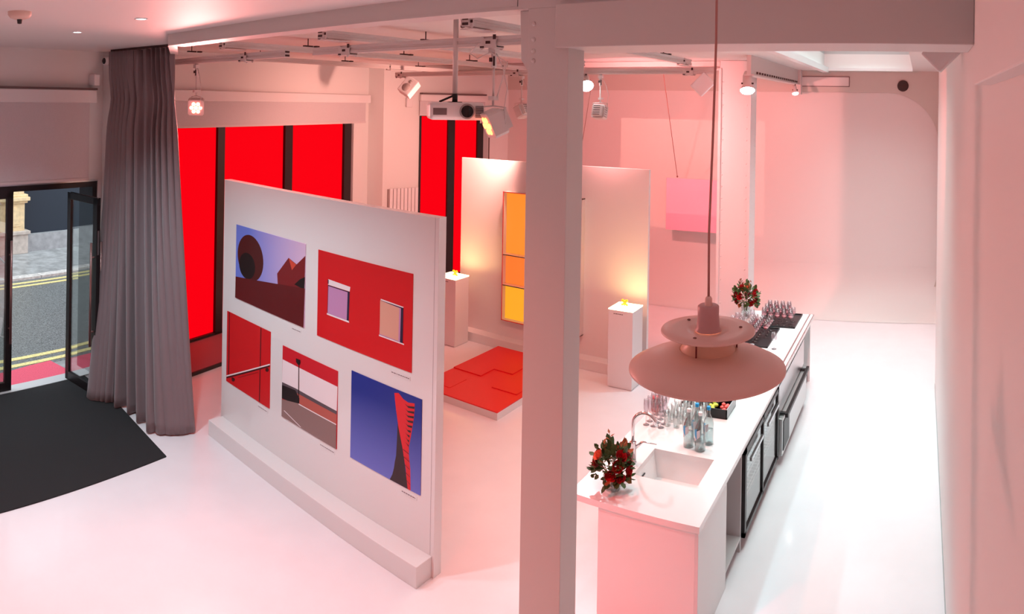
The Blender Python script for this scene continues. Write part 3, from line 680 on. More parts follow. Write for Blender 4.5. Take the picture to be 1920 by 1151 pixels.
def wine(x, y, label, group, drink, h_=.19, proto=[None, None]):
    k = 1 if drink else 0
    if proto[k] is None:
        o = MB().lathe(wine_proto(h_), 16).build('wine_glass', wineg_m, origin=(0, 0, 0), label=label, cat='glass', group=group)
        o.location = (x, y, CT)
        if drink:
            MB().lathe([(0, h_ * .50), (.011, h_ * .51), (.030, h_ * .62), (.031, h_ * .68), (0, h_ * .68)], 14).build('drink', drink_m, o)
        proto[k] = o; return o
    c = dup(proto[k], (x, y, CT), label=label); c['group'] = group; return c
def tray(x0, x1, y0, y1, label, h_=.018):
    r = MB().box((x0, y0, CZ), (x1, y1, CZ + .006)).box((x0, y0, CZ), (x0 + .012, y1, CZ + h_)).box((x1 - .012, y0, CZ), (x1, y1, CZ + h_)).box((x0, y0, CZ), (x1, y0 + .012, CZ + h_)).box((x0, y1 - .012, CZ), (x1, y1, CZ + h_))
    return r.build('serving_tray', dark_m, label=label, cat='tray', group='black serving trays')
tray(-2.06, -1.58, 8.70, 9.30, 'black serving tray crowded with stemmed glasses at the far end of the bar')
tray(-2.12, -1.76, 7.92, 8.64, 'black serving tray of glasses just behind the pendant lamp, nearer than the other')
tray(-2.20, -1.80, 6.12, 6.62, 'dark tray of tumblers on the bar beneath the pendant lamp')
CT = CZ + .006
for i in range(5):
    for j in range(6):
        if i == 4 and j > 2: continue
        wine(-2.0 + .088 * i - (.02 if j % 2 else 0), 8.78 + .088 * j, '%s glass of pink drink in the %s row of the far black tray' % place_words(i, 5, j, 6), 'glasses on the far black tray', True)
for i in range(3):
    for j in range(7):
        if i == 2 and j in (0, 1, 2): continue
        wine(-2.05 + .095 * i, 8.0 + .09 * j, '%s glass of pink drink in the %s row of the nearer black tray' % place_words(i, 3, j, 7), 'glasses on the nearer black tray', True)
CT = CZ
for i, (x, y) in enumerate([(-2.28, 8.3), (-2.2, 8.36), (-2.32, 8.42), (-2.22, 8.5), (-2.3, 8.56), (-2.2, 8.64), (-2.15, 8.75), (-2.25, 8.15), (-2.2, 8.02), (-2.3, 8.0), (-2.12, 8.12), (-2.16, 8.27)]):
    wine(x, y, 'empty stemmed glass standing on the white worktop beside the trays', 'empty glasses beside the trays', False)
wine(-1.68, 7.92, 'single empty wine glass standing alone near the aisle edge of the bar', None, False)
tb = None
def tumbler(x, y, z, label, group, h_=.125):
    global tb
    if tb is None:
        tb = MB().lathe([(0, 0), (.028, 0), (.036, h_), (.033, h_), (.025, .012), (0, .012)], 18).build('tumbler', tumb_m, origin=(0, 0, 0), label=label, cat='glass', group=group); tb.location = (x, y, z); return tb
    c = dup(tb, (x, y, z), label=label); c['group'] = group; return c
for i in range(4):
    for j in range(5): tumbler(-2.15 + .095 * i, 6.18 + .09 * j, CZ + .006, '%s clear tumbler in the %s row on the tray beneath the lamp' % place_words(i, 4, j, 5), 'tumblers on the dark tray')
for i in range(4):
    for j in range(4):
        if (i, j) == (3, 0): continue
        tumbler(-2.16 + .085 * i, 5.72 + .088 * j, CZ, '%s clear tumbler in the %s row of the block by the water bottles' % place_words(i, 4, j, 4), 'tumblers by the bottles')
fp_ = None
for i in range(3):
    for j in range(5):
        x, y = -2.34 + .07 * i + .004 * j, 5.66 + .075 * j
        if i == 2 and j > 3: continue
        if fp_ is None:
            fp_ = MB().lathe([(0, 0), (.028, 0), (.028, .003), (.005, .008), (.004, .07), (.012, .09), (.024, .15), (.022, .225), (.0205, .225), (.022, .15), (.008, .09), (0, .085)], 14).build('champagne_flute', wineg_m, origin=(0, 0, 0), label='left slim champagne flute in the front row behind the swan neck tap', cat='glass', group='flutes behind the tap'); fp_.location = (x, y, CZ)
        elif i == 2 and j >= 1 and False: pass
        elif x < -2.195: dup(fp_, (x, y, CZ), label='%s slim champagne flute in the %s row behind the swan neck tap' % place_words(i, 3, j, 5))
# red gift boxes at the left edge
mb = MB().box((-2.40, 5.92, CZ), (-2.33, 5.99, CZ + .07)); mb.build('red_gift_box', red_m, bevel=.003, label='small red box, lower of the two stacked beside the flutes', cat='box', group='red boxes')
mb = MB(); mb.M = Matrix.Translation((-2.365, 5.955, CZ + .07)) @ Matrix.Rotation(R(18), 4, 'Z'); mb.box((-.035, -.035, 0), (.035, .035, .05)).box((-.038, -.038, .045), (.038, .038, .055)); mb.build('red_gift_box', red_m, bevel=.002, label='small red box, upper of the two stacked beside the flutes', cat='box', group='red boxes')
# bottles
def bottle(x, y, capm, label, first=[None]):
    r = empty('water_bottle', (x, y, CZ), label, 'bottle', 'water bottles on the bar')
    if first[0] is None:
        b = MB().lathe([(0, 0), (.040, 0), (.045, .006), (.045, .17), (.040, .195), (.020, .235), (.0145, .25), (.0145, .29), (.012, .29), (.012, .25), (.017, .236), (.037, .195), (.042, .17), (.042, .012), (0, .012)], 24).build('bottle_body', bot_m, r)
        wt_ = MB().lathe([(0, .012), (.0415, .012), (.0415, .12), (0, .12)], 20).build('water', glassmat('water', (.85, .92, .93), .2), r)
        lb_ = MB(); vs = []; n = 9
        for k in range(n + 1):
            a = R(-150 + 75 * k / n); vs += [(.0462 * math.cos(a), .0462 * math.sin(a), .075 + .006 * k), (.0462 * math.cos(a), .0462 * math.sin(a), .150 + .004 * k)]
        lb_.add(vs, [(2 * k, 2 * k + 2, 2 * k + 3, 2 * k + 1) for k in range(n)], 0, True)
        vs = []
        for k in range(n + 1):
            a = R(-150 + 40 * k / n); vs += [(.0466 * math.cos(a), .0466 * math.sin(a), .135 - .004 * k), (.0466 * math.cos(a), .0466 * math.sin(a), .170 + .002 * k)]
        lb_.add(vs, [(2 * k, 2 * k + 2, 2 * k + 3, 2 * k + 1) for k in range(n)], 1, True)
        lo = lb_.build('bottle_label', [mat('label_pale', (.72, .74, .78), .5), mat('label_blue', (.08, .42, .78), .5)], r)
        first[0] = (b, wt_, lo)
    else:
        for o in first[0]: c = o.copy(); COL.objects.link(c); c.parent = r
    MB().lathe([(0, .285), (.017, .285), (.0175, .308), (.015, .312), (0, .312)], 18).build('bottle_cap', capm, r)
bc = mat('cap_blue', (.01, .38, .80), .35); wc_ = mat('cap_white', (.85, .86, .86), .4)
bottle(-1.865, 5.44, wc_, 'white capped water bottle at the front left of the four on the bar')
bottle(-1.755, 5.41, wc_, 'white capped water bottle at the front right, nearest the sink edge')
bottle(-1.835, 5.56, bc, 'blue capped water bottle at the rear left of the four on the bar')
bottle(-1.725, 5.54, bc, 'blue capped water bottle at the rear right of the four on the bar')
# condiment box
cb = empty('snack_box', (-1.80, 6.16, CZ), 'open black box holding coloured sweets next to the water bottles', 'box')
mb = MB().box((-.1, -.15, 0), (.1, .16, .006)).box((-.1, -.15, 0), (.1, -.142, .085)).box((-.1, .152, 0), (.1, .16, .085)).box((-.1, -.15, 0), (-.092, .16, .085)).box((.092, -.15, 0), (.1, .16, .085), 1); mb.build('box_shell', [dark_m, mat('box_grey', (.35, .4, .42), .4)], cb)
rr = random.Random(5)
for nm, c_, cx in (('lime sweet', (.62, .75, .10), -.055), ('red sweet', (.85, .15, .13), .04)):
    for k in range(7):
        mb = MB(); px, py = -1.80 + cx + rr.uniform(-.026, .026), 6.08 + rr.uniform(-.045, .06) + .006 * k
        mb.ball((px, py, CZ + .055 + rr.uniform(0, .018)), .02, 8, 6, sc_=(1, 1, .8)); mb.build('wrapped_sweet', mat(nm.replace(' ', '_'), c_, .4), label=('lime green' if 'lime' in nm else 'coral red') + ' wrapped sweet heaped in the open black box', cat='sweet', group=('green' if 'lime' in nm else 'red') + ' sweets in the black box')
# napkin holder
mb = MB()
for k in range(7): mb.box((-2.01 + .0, 7.55 + .02 * k, CZ), (-1.86, 7.562 + .02 * k, CZ + .12))
mb.build('napkin_holder', mat('pale_card', (.6, .65, .7), .3, .3), label='block of pale napkins upright behind the pendant lamp on the bar', cat='napkins')

# ------------------------------------------------------------------ flowers
def bouquet(x, y, z, rad, vase_h, vase_r, label, seed, clear_stem):
    r = empty('rose_bouquet', (x, y, z), label, 'flowers')
    mb = MB(); v_ = vase_h
    if clear_stem: prof = [(0, 0), (vase_r * .6, 0), (vase_r, v_ * .25), (vase_r * .75, v_ * .6), (vase_r * 1.05, v_), (vase_r, v_), (vase_r * .7, v_ * .6), (vase_r * .94, v_ * .25), (0, .01)]
    else: prof = [(0, 0), (vase_r * .8, 0), (vase_r, v_ * .3), (vase_r * 1.05, v_), (vase_r, v_), (vase_r * .95, v_ * .3), (0, .01)]
    mb.lathe(prof, 24).build('glass_vase', bot_m, r)
    rn = random.Random(seed); st = MB()
    cz = v_ + rad * .5
    heads = []
    for k in range(40):
        a = rn.uniform(0, 2 * math.pi); e = math.asin(rn.uniform(-.35, 1)); q = Vector((math.cos(a) * math.cos(e), math.sin(a) * math.cos(e), math.sin(e) * .95)) * rad * rn.uniform(.72, .95)
        if all((q - h_).length > rad * .40 for h_ in heads): heads.append(q)
    for q in heads[:14]:
        st.tube([(rn.uniform(-.02, .02), rn.uniform(-.02, .02), .02), (q.x * .25, q.y * .25, v_), (q.x * .9, q.y * .9, cz + q.z * .8)], .003, 5)
    st.build('stems', mat('stem_green', (.09, .16, .04), .6), r)
    rose = [mat('rose_deep', (.20, .004, .01), .6), mat('rose_red', (.42, .006, .012), .55), mat('rose_coral', (.8, .20, .10), .55)]
    for k, q in enumerate(heads[:12]):
        mb = MB(); d = q.normalized(); rot_ = d.to_track_quat('Z', 'Y').to_matrix().to_4x4(); s_ = rad * .29
        mb.M = Matrix.Translation((q.x, q.y, cz + q.z)) @ rot_
        for ring, (n_, rr_, op) in enumerate(((3, .25, .15), (5, .55, .45), (6, .9, .85))):
            for p in range(n_):
                a0 = 2 * math.pi * p / n_ + ring * .6; vs = []; fs = []
                for i in range(4):
                    for j in range(5):
                        u = (j / 4 - .5) * 2 * math.pi / n_ * 1.25; vv = i / 3
                        rad_ = s_ * rr_ * (.35 + .65 * vv ** .7 + (.12 * vv * vv if ring == 2 else 0)); zz = s_ * ((1.15 - op * .35) * vv - .3 - .12 * (abs(j - 2) / 2) ** 2 * vv)
                        vs.append((rad_ * math.cos(a0 + u), rad_ * math.sin(a0 + u), zz))
                for i in range(3):
                    for j in range(4): fs.append((i * 5 + j, i * 5 + j + 1, (i + 1) * 5 + j + 1, (i + 1) * 5 + j))
                mb.add(vs, fs, 0, True)
        mb.build('rose', rose[2] if k in (4, 9) else rose[k % 2], r)
    lf = MB(); greens = 3
    for k in range(210):
        a = rn.uniform(0, 2 * math.pi); e = math.asin(rn.uniform(-.55, 1)); q = Vector((math.cos(a) * math.cos(e), math.sin(a) * math.cos(e), math.sin(e))) * rad * rn.uniform(.5, 1.05)
        d = (q.normalized() + Vector((rn.uniform(-.6, .6), rn.uniform(-.6, .6), rn.uniform(-.3, .8)))).normalized(); sd = d.cross(Vector((rn.uniform(-1, 1), rn.uniform(-1, 1), 1))).normalized(); up = sd.cross(d)
        L_ = rad * rn.uniform(.26, .46); w_ = L_ * .36; p = Vector((q.x, q.y, cz + q.z))
        vs = [p, p + d * L_ * .3 + sd * w_, p + d * L_ * .7 + sd * w_ * .8, p + d * L_, p + d * L_ * .7 - sd * w_ * .8, p + d * L_ * .3 - sd * w_, p + d * L_ * .35 - up * w_ * .3, p + d * L_ * .7 - up * w_ * .25]
        lf.add(vs, [(0, 1, 6), (1, 2, 7, 6), (2, 3, 7), (0, 6, 5), (6, 7, 4, 5), (7, 3, 4)], 0 if k % 9 else 1, True)
    for k in range(4):
        a = rn.uniform(0, 6.28); t = Vector((rad * .6 * math.cos(a), rad * .6 * math.sin(a), cz + rad * 1.25)); lf.tube([(0, 0, cz), t], .002, 5)
        for m_ in range(5):
            p = Vector((0, 0, cz)).lerp(t, .6 + .1 * m_); d = Vector((rn.uniform(-1, 1), rn.uniform(-1, 1), .6)).normalized(); s2 = d.cross(Vector((0, 0, 1))).normalized()
            lf.add([p, p + d * .02 + s2 * .01, p + d * .045, p + d * .02 - s2 * .01], [(0, 1, 2, 3)], 1)
    lf.build('foliage', [mat('leaf_green', (.05, .11, .03), .5), mat('leaf_bronze', (.33, .09, .03), .5)], r)
bouquet(-2.165, 4.61, CZ, .150, .10, .068, 'bouquet of dark red roses in a low glass beside the sink', 4, False)
bouquet(-2.30, 8.98, CZ, .165, .20, .075, 'bouquet of red roses in a clear waisted vase at the far end of the bar', 9, True)

# ================================================================== PENDANT LAMP
LX, LY = -.66, 2.10
pl = empty('pendant_lamp', (LX, LY, 2.85), 'large layered metal pendant lamp hanging over the bar on a cord', 'lamp')
lampm = mat('lamp_lacquer', (.80, .58, .52), .35)
lampin = mat('lamp_inner', (.75, .5, .38), .4)
def lo(o): return Vector((0, 0, 0))
z_ = -2.85
mb = MB().lathe([(.25, 2.868 + z_), (.249, 2.874 + z_), (.205, 2.897 + z_), (.15, 2.916 + z_), (.092, 2.932 + z_), (.088, 2.930 + z_), (.09, 2.926 + z_), (.15, 2.911 + z_), (.205, 2.892 + z_), (.245, 2.866 + z_), (.25, 2.868 + z_)], 72); mb.build('lower_shade', lampm, pl)
mb = MB().lathe([(.15, 2.990 + z_), (.148, 2.993 + z_), (.11, 2.995 + z_), (.07, 2.990 + z_), (.036, 2.989 + z_), (.036, 2.986 + z_), (.07, 2.987 + z_), (.11, 2.991 + z_), (.15, 2.987 + z_), (.15, 2.990 + z_)], 64); mb.build('upper_shade', lampm, pl)
mb = MB().lathe([(.043, 2.990 + z_), (.037, 3.00 + z_), (.034, 3.04 + z_), (.034, 3.066 + z_), (.029, 3.07 + z_), (.012, 3.068 + z_), (.0, 3.068 + z_)], 40); mb.build('lamp_cap', mat('cap_lacquer', (.56, .34, .34), .4), pl)
mb = MB().lathe([(.012, 3.066 + z_), (.0115, 3.09 + z_), (.007, 3.097 + z_), (0, 3.097 + z_)], 20); mb.build('cord_grip', lampm, pl)
MB().lathe([(.089, 2.93 + z_), (.072, 2.95 + z_), (.070, 2.984 + z_)], 40).lathe([(.086, 2.927 + z_), (.06, 2.90 + z_), (.03, 2.885 + z_)], 40).build('inner_reflector', lampin, pl)
for k in range(3):
    a = R(-100 + 120 * k + 5)
    MB().tube([(.093 * math.cos(a), .093 * math.sin(a), 2.925 + z_), (.093 * math.cos(a), .093 * math.sin(a), 2.99 + z_)], .0028, 8).build('strut', mat('strut_red', (.18, .02, .02), .4), pl)
    MB().ball((.105 * math.cos(a), .105 * math.sin(a), 2.996 + z_), .006, 10, 6, sc_=(1, 1, .5)).build('screw_head', mat('screw_brown', (.22, .10, .08), .4, .5), pl)
c_pts = [Vector((0, 0, 3.09 + z_)), Vector((-.002, 0, 3.3 + z_)), Vector((.006, 0, 3.6 + z_)), Vector((.012, .0, 3.9 + z_)), Vector((.012, 0, ZC + z_))]
MB().tube(c_pts, .004, 10).build('cord', mat('cord_pink', (.45, .22, .2), .5), pl)
MB().ball((0, 0, 2.945 + z_), .028, 16, 10).build('bulb', mat('bulb_glow', (1, .8, .5), .4, emit=(1, .55, .22), es=5), pl)
light('POINT', 'bulb_light', (LX, LY, 2.95), 3.0, (1, .62, .34), parent=pl, shadow_soft_size=.03)

# ================================================================== CEILING RIG
def rail(p, q, z, label, sec=.07, ends=True):
    a = Vector((p[0], p[1], z)); b = Vector((q[0], q[1], z)); d = (b - a).normalized(); n = Vector((-d.y, d.x, 0)); s_ = sec / 2
    r = empty('rig_rail', a, label, 'rail', 'white lighting rails under the ceiling')
    mb = MB(); a0 = Vector((0, 0, 0)); b0 = b - a
    prof = [(-s_, -s_), (s_, -s_), (s_, -s_ * .35), (s_ * .8, -s_ * .25), (s_ * .8, s_ * .25), (s_, s_ * .35), (s_, s_), (-s_, s_), (-s_, s_ * .35), (-s_ * .8, s_ * .25), (-s_ * .8, -s_ * .25), (-s_, -s_ * .35)]
    mb.prism([a0 + n * x + Vector((0, 0, zz)) for x, zz in prof], b0); mb.build('rail_profile', rig_m, r)
    if ends:
        for e, dd in ((a0, -d), (b0, d)):
            m2 = MB()
            for zz in (-.018, .018): m2.bar(e + dd * .002 + n * -.025 + Vector((0, 0, zz)), e + dd * .002 + n * .025 + Vector((0, 0, zz)), .006, .018)
            m2.build('end_slot', rigdark_m, r)
    return r
ZL, ZU = 4.15, 4.265
rail((-8.1, 4.1), (-5.38, 4.1), ZL, 'lower lighting rail, the left of two in line carrying the glowing lamp by the curtain')
rail((-4.95, 4.1), (-2.2, 4.1), ZL, 'lower lighting rail, the right of two in line ending behind the white column')
rail((-8.0, 8.4), (-2.6, 8.4), ZL, 'lower lighting rail crossing the room at the back above the orange case')
for k, (x, y1, lab) in enumerate(((-7.9, 9.9, 'upper rail nearest the red windows, running towards the back wall'), (-6.1, 9.9, 'upper rail second from the red windows, running back under the ceiling'), (-4.5, 8.4, 'upper rail between the projector and the left pair of rails'), (-2.95, 8.4, 'upper rail nearest the white column, its end just behind the beam'))):
    rail((x, 3.78), (x, y1), ZU, lab)
def plate(w_, h_, ears=True):
    """rig clamp plate outline in x-z with ears"""
    p = [(-w_, -h_ * .6), (-w_ * .75, -h_), (-w_ * .4, -h_ * .7), (w_ * .4, -h_ * .7), (w_ * .75, -h_), (w_, -h_ * .6), (w_ * .9, 0), (w_, h_ * .6), (w_ * .75, h_), (w_ * .45, h_ * .7), (-w_ * .45, h_ * .7), (-w_ * .75, h_), (-w_, h_ * .6), (-w_ * .9, 0)]
    return p
def clamp(x, y, label, first=[None]):
    if first[0] is not None: 
        c = dup(first[0], (x, y, ZL - .045), label=label); return c
    r = empty('rig_clamp', (x, y, ZL - .045), label, 'clamp', 'white clamps joining the crossing rails')
    mb = MB(); mb.prism([(a, -.05, b + .03) for a, b in plate(.075, .05)], (0, .006, 0)); mb.prism([(a, .044, b + .03) for a, b in plate(.075, .05)], (0, .006, 0))
    mb.box((-.07, -.05, -.006), (.07, .05, 0)); mb.box((-.02, -.053, .025), (.02, -.0495, .045), 1).box((.045, -.053, .055), (.07, -.049, .09), 1).box((-.07, -.053, -.004), (-.035, -.049, .008), 1); mb.build('clamp_body', [rig_m, rigdark_m], r)
    mb = MB(); mb.prism([(a, -.30, b + .155) for a, b in plate(.06, .045)], (0, .006, 0)); mb.box((-.06, -.30, .105), (.06, -.04, .112)); mb.box((.03, -.302, .15), (.05, -.2995, .17), 1).box((-.055, -.302, .12), (-.02, -.2995, .135), 1); mb.build('upper_plate', [rig_m, rigdark_m], r)
    first[0] = r; return r
clamp(-6.1, 4.1, 'white clamp where the left lower rail meets the second upper rail')
clamp(-4.5, 4.1, 'white clamp on the right lower rail near its left end')
clamp(-2.95, 4.1, 'big white clamp above the tilted glowing stage lamp')
clamp(-7.9, 8.4, 'white clamp on the back rail above the left wall speaker')
clamp(-2.95, 8.4, 'white clamp on the back rail near the right hand speaker')
clamp(-5.6, 8.4, 'white clamp on the back rail behind the tilted stage lamp')
# small fixing brackets along the upper rails
fb = None
for x, y in ((-7.9, 5.6), (-7.9, 7.2), (-6.1, 5.0), (-7.9, 8.9), (-4.5, 5.2), (-4.5, 6.3), (-4.5, 7.4), (-6.1, 6.6), (-6.1, 8.0), (-2.95, 7.6), (-7.9, 4.5)):
    if fb is None:
        fb = empty('ceiling_fixing', (x, y, ZU + .035), 'small dark fixing holding an upper rail to the ceiling', 'fixing', 'ceiling fixings of the rails')
        MB().box((-.05, -.09, .005), (-.01, .03, .022)).box((-.03, .05, .005), (.02, .10, .022)).tube([(-.03, -.03, 0), (-.03, -.03, .1)], .006, 8).build('fixing_body', rigdark_m, fb)
    else: dup(fb, (x, y, ZU + .035))
# LED par lamps
def par(x, y, z, ztop, aim, label, lit, ecol=(1, .16, .10), es=14, energy=0, lcol=SALMON, spot=100, soft=.08):
    r = empty('stage_lamp', (x, y, z), label, 'stage lamp', 'stage lamps hanging from the rails')
    q = (Vector(aim) - Vector((x, y, z))).to_track_quat('-Z', 'Y').to_matrix().to_4x4()
    mb = MB(); mb.M = q
    mb.prism([(.095 * sx, .095 * sy, -.045) for sx, sy in ((-.8, -1), (.8, -1), (1, -.8), (1, .8), (.8, 1), (-.8, 1), (-1, .8), (-1, -.8))], (0, 0, .11))
    mb.prism([(.07 * sx, .07 * sy, .065) for sx, sy in ((-1, -1), (1, -1), (1, 1), (-1, 1))], (0, 0, .05))
    for k in range(5):
        for j in range(3): mb.box((.0950, -.07 + .03 * k, -.01 + .024 * j), (.0965, -.06 + .03 * k, .0 + .024 * j), 1)
        mb.box((-.05, -.06 + .03 * k, .1145), (.05, -.052 + .03 * k, .116), 1)
    mb.build('lamp_housing', [rig_m, rigdark_m], r)
    mb = MB(); mb.M = q
    for k in range(7):
        a = R(60 * k); cx, cy = (0, 0) if k == 6 else (.052 * math.cos(a), .052 * math.sin(a))
        mb.lathe([(.023, -.046), (.021, -.052), (0, -.054)], 16, c=(cx, cy, 0))
    m_ = mat('led_lens_lit_%.2f' % ecol[1], (1, .5, .3), .3, emit=ecol, es=es) if lit else mat('led_lens_off', (.5, .42, .42), .2)
    mb.build('lens_cluster', m_, r)
    mb = MB(); mb.tube([(-.11, 0, 0), (-.11, 0, .12), (0, 0, .13), (.11, 0, .12), (.11, 0, 0)], .006, 6); mb.build('yoke', rig_m, r)
    mb = MB(); zt_ = ztop - z; mb.tube([(0, 0, .13), (0, 0, zt_ - .12)], .009, 8); mb.tube([(0, 0, zt_ - .16), (0, 0, zt_)], .02, 10); mb.box((-.03, -.03, zt_ - .06), (.03, .03, zt_ - .02)); mb.box((-.012, -.045, .17), (.035, .02, .20))
    mb.build('hanging_clamp', rig_m, r)
    MB().box((-.02, -.032, zt_ - .12), (.0, .03, zt_ - .09)).box((.012, -.028, zt_ - .15), (.025, -.02, zt_ - .08)).build('clamp_knob', rigdark_m, r)
    mb = MB(); mb.tube([(.02, 0, zt_ - .05), (.09, -.01, zt_ * .7), (.13, -.01, zt_ * .45), (.10, 0, .12), (.07, .02, .06)], .004, 6); mb.build('power_cable', rig_m, r)
    if energy:
        L_ = light('SPOT', 'stage_beam', Vector((x, y, z)) + (Vector(aim) - Vector((x, y, z))).normalized() * .09, energy, lcol, aim, r, spot_size=R(spot), spot_blend=.8, shadow_soft_size=soft)
    return r
par(-7.15, 4.1, 3.60, ZL - .03, (-1.4, .3, 1.5), 'stage lamp glowing white hot beside the curtain', True, es=14, energy=520, lcol=(1, .32, .29), spot=100, soft=.28)
par(-2.93, 4.1, 3.55, ZL - .03, (-4.6, 1.6, 2.2), 'tilted stage lamp with glowing amber lenses next to the projector', True, ecol=(1, .18, .04), es=7, energy=12, lcol=(1, .6, .6), spot=120)
par(-5.50, 8.4, 3.58, ZL - .03, (-9.2, 8.7, 1.7), 'stage lamp seen from behind, just left of the white column', False, energy=620, lcol=(1, .46, .37), spot=116)
par(-4.22, 8.4, 3.60, ZL - .03, (-4.2, 12.7, 2.5), 'stage lamp seen from behind, just right of the white column', False, energy=430, lcol=(1, .29, .27), spot=140)

par(-3.45, 5.6, 4.0, ZF, (-3.4, 6.9, 0), 'added stage lamp, unseen behind the upper part of the white column', False, energy=290, lcol=(1, .32, .24), spot=120)  # added fill with no known fixture here, warms the middle of the floor
par(-1.0, 4.6, 4.2, ZF, (-.7, 12.7, 1.8), 'added stage lamp over the aisle, unseen above the deep boxed beam', False, energy=430, lcol=(1, .10, .09), spot=80)  # unseen extra lamp put in to redden the curved backdrop
# pink lamp above the viewer that washes the bar end
sp = empty('stage_lamp', (-3.6, .75, 4.2), 'stage lamp on the near ceiling aimed at the bar end', 'stage lamp', 'stage lamps hanging from the rails')
MB().box((-.09, -.09, -.08), (.09, .09, .1)).build('lamp_housing', rig_m, sp)
light('SPOT', 'bar_end_beam', (-3.6, .75, 4.1), 640, (1, .0, .03), (-2.02, 4.45, .42), sp, spot_size=R(17), spot_blend=.6, shadow_soft_size=.04)

# small projector throwing a soft rectangle of light on the back wall
gp = empty('wall_projector', (-5.05, 8.85, 4.0), 'small projector under the rails behind the column, throwing a rectangle on the back wall', 'projector')
MB().box((-.12, -.1, -.05), (.12, .1, .05)).build('projector_body', rig_m, gp); MB().tube([(0, 0, .05), (0, 0, .3)], .012, 8).build('hanging_pole', rig_m, gp)
def profile_beam(name, src, y_wall, x0, x1, z0, z1, energy, color, parent):
    """lens-shifted profile lamp: shutters cut its beam to the rectangle x0..x1, z0..z1 on the plane y_wall"""
    dy = y_wall - src[1]
    gl = light('SPOT', name, src, energy, color, (src[0], y_wall, src[2]), parent, spot_size=R(100), spot_blend=0, shadow_soft_size=.01)
    gl.data.use_nodes = True; nt = gl.data.node_tree; em = nt.nodes['Emission']; tc = nt.nodes.new('ShaderNodeTexCoord'); sx = nt.nodes.new('ShaderNodeSeparateXYZ'); nt.links.new(tc.outputs['Normal'], sx.inputs[0])
    def mth(op, a, b):
        n = nt.nodes.new('ShaderNodeMath'); n.operation = op
        for i, v in enumerate((a, b)):
            if isinstance(v, (int, float)): n.inputs[i].default_value = v
            elif v is not None: nt.links.new(v, n.inputs[i])
        return n.outputs[0]
    u = mth('DIVIDE', sx.outputs[0], sx.outputs[2]); v = mth('DIVIDE', sx.outputs[1], sx.outputs[2])     # = -dx/dy, -dz/dy
    a = mth('MULTIPLY', mth('GREATER_THAN', u, -(x1 - src[0]) / dy), mth('LESS_THAN', u, -(x0 - src[0]) / dy))
    b = mth('MULTIPLY', mth('GREATER_THAN', v, -(z1 - src[2]) / dy), mth('LESS_THAN', v, -(z0 - src[2]) / dy))
    nt.links.new(mth('MULTIPLY', a, b), em.inputs['Strength'])
profile_beam('projected_rectangle', (-5.05, 9.0, 4.0), 12.72, -5.91, -2.98, 1.30, 3.44, 230, (1, .33, .27), gp)
pa = onY(1250, 333, 12.19); pb_ = onY(1345, 437, 12.19)
profile_beam('panel_beam', (-4.24, 8.55, 3.56), 12.19, pa.x, pb_.x + .03, pb_.z, pa.z, 460, (1, .03, .12), bpy.data.objects['stage_lamp.003'])

# white spotlights
def spotlight(x, y, z, ztop, aim, label, s_=1., energy=0, cone=70, es=30, lc=(.9, .99, 1)):
    r = empty('spotlight', (x, y, z), label, 'spotlight', 'white spotlights')
    q = (Vector(aim) - Vector((x, y, z))).to_track_quat('-Z', 'Y').to_matrix().to_4x4()
    mb = MB(); mb.M = q @ Matrix.Scale(s_, 4); mb.lathe([(0, .15), (.03, .14), (.045, .10), (.045, 0), (.075, -.06), (.072, -.06), (.04, 0)], 20); mb.build('lamp_housing', rig_m, r)
    mb = MB(); mb.M = q @ Matrix.Scale(s_, 4); mb.lathe([(.071, -.057), (.06, -.075), (0, -.085)], 20); mb.build('lens', mat('white_lens', (1, 1, 1), .3, emit=(1, 1, 1), es=es), r)
    MB().tube([(0, 0, .1), (0, 0, ztop - z)], .010, 8).build('stem', rigdark_m, r); MB().tube([(-.06 * s_, 0, .02), (.06 * s_, 0, .02)], .012, 8).build('tilt_knob', rigdark_m, r)
    if energy: light('SPOT', 'spot_beam', Vector((x, y, z)) + (Vector(aim) - Vector((x, y, z))).normalized() * .1 * s_, energy, lc, aim, r, spot_size=R(cone), spot_blend=.6, shadow_soft_size=.06)
spotlight(-2.34, 9.05, 4.0, 4.13, (-1.9, 7.6, 0.88), 'large white spotlight hanging by the riveted column', 1.4, 180, 80, lc=(.4, .9, 1))
spotlight(-2.27, 12.2, 4.0, 4.13, (-1.4, 10.6, 0), 'small white spotlight at the far end of the perforated beam', .8, 90, 60)
spotlight(-4.42, 8.35, 4.0, 4.12, (-1.95, 5.3, .88), 'bright white spotlight half hidden by the right edge of the column', 1.3, 260, 34, lc=(.75, .95, 1))

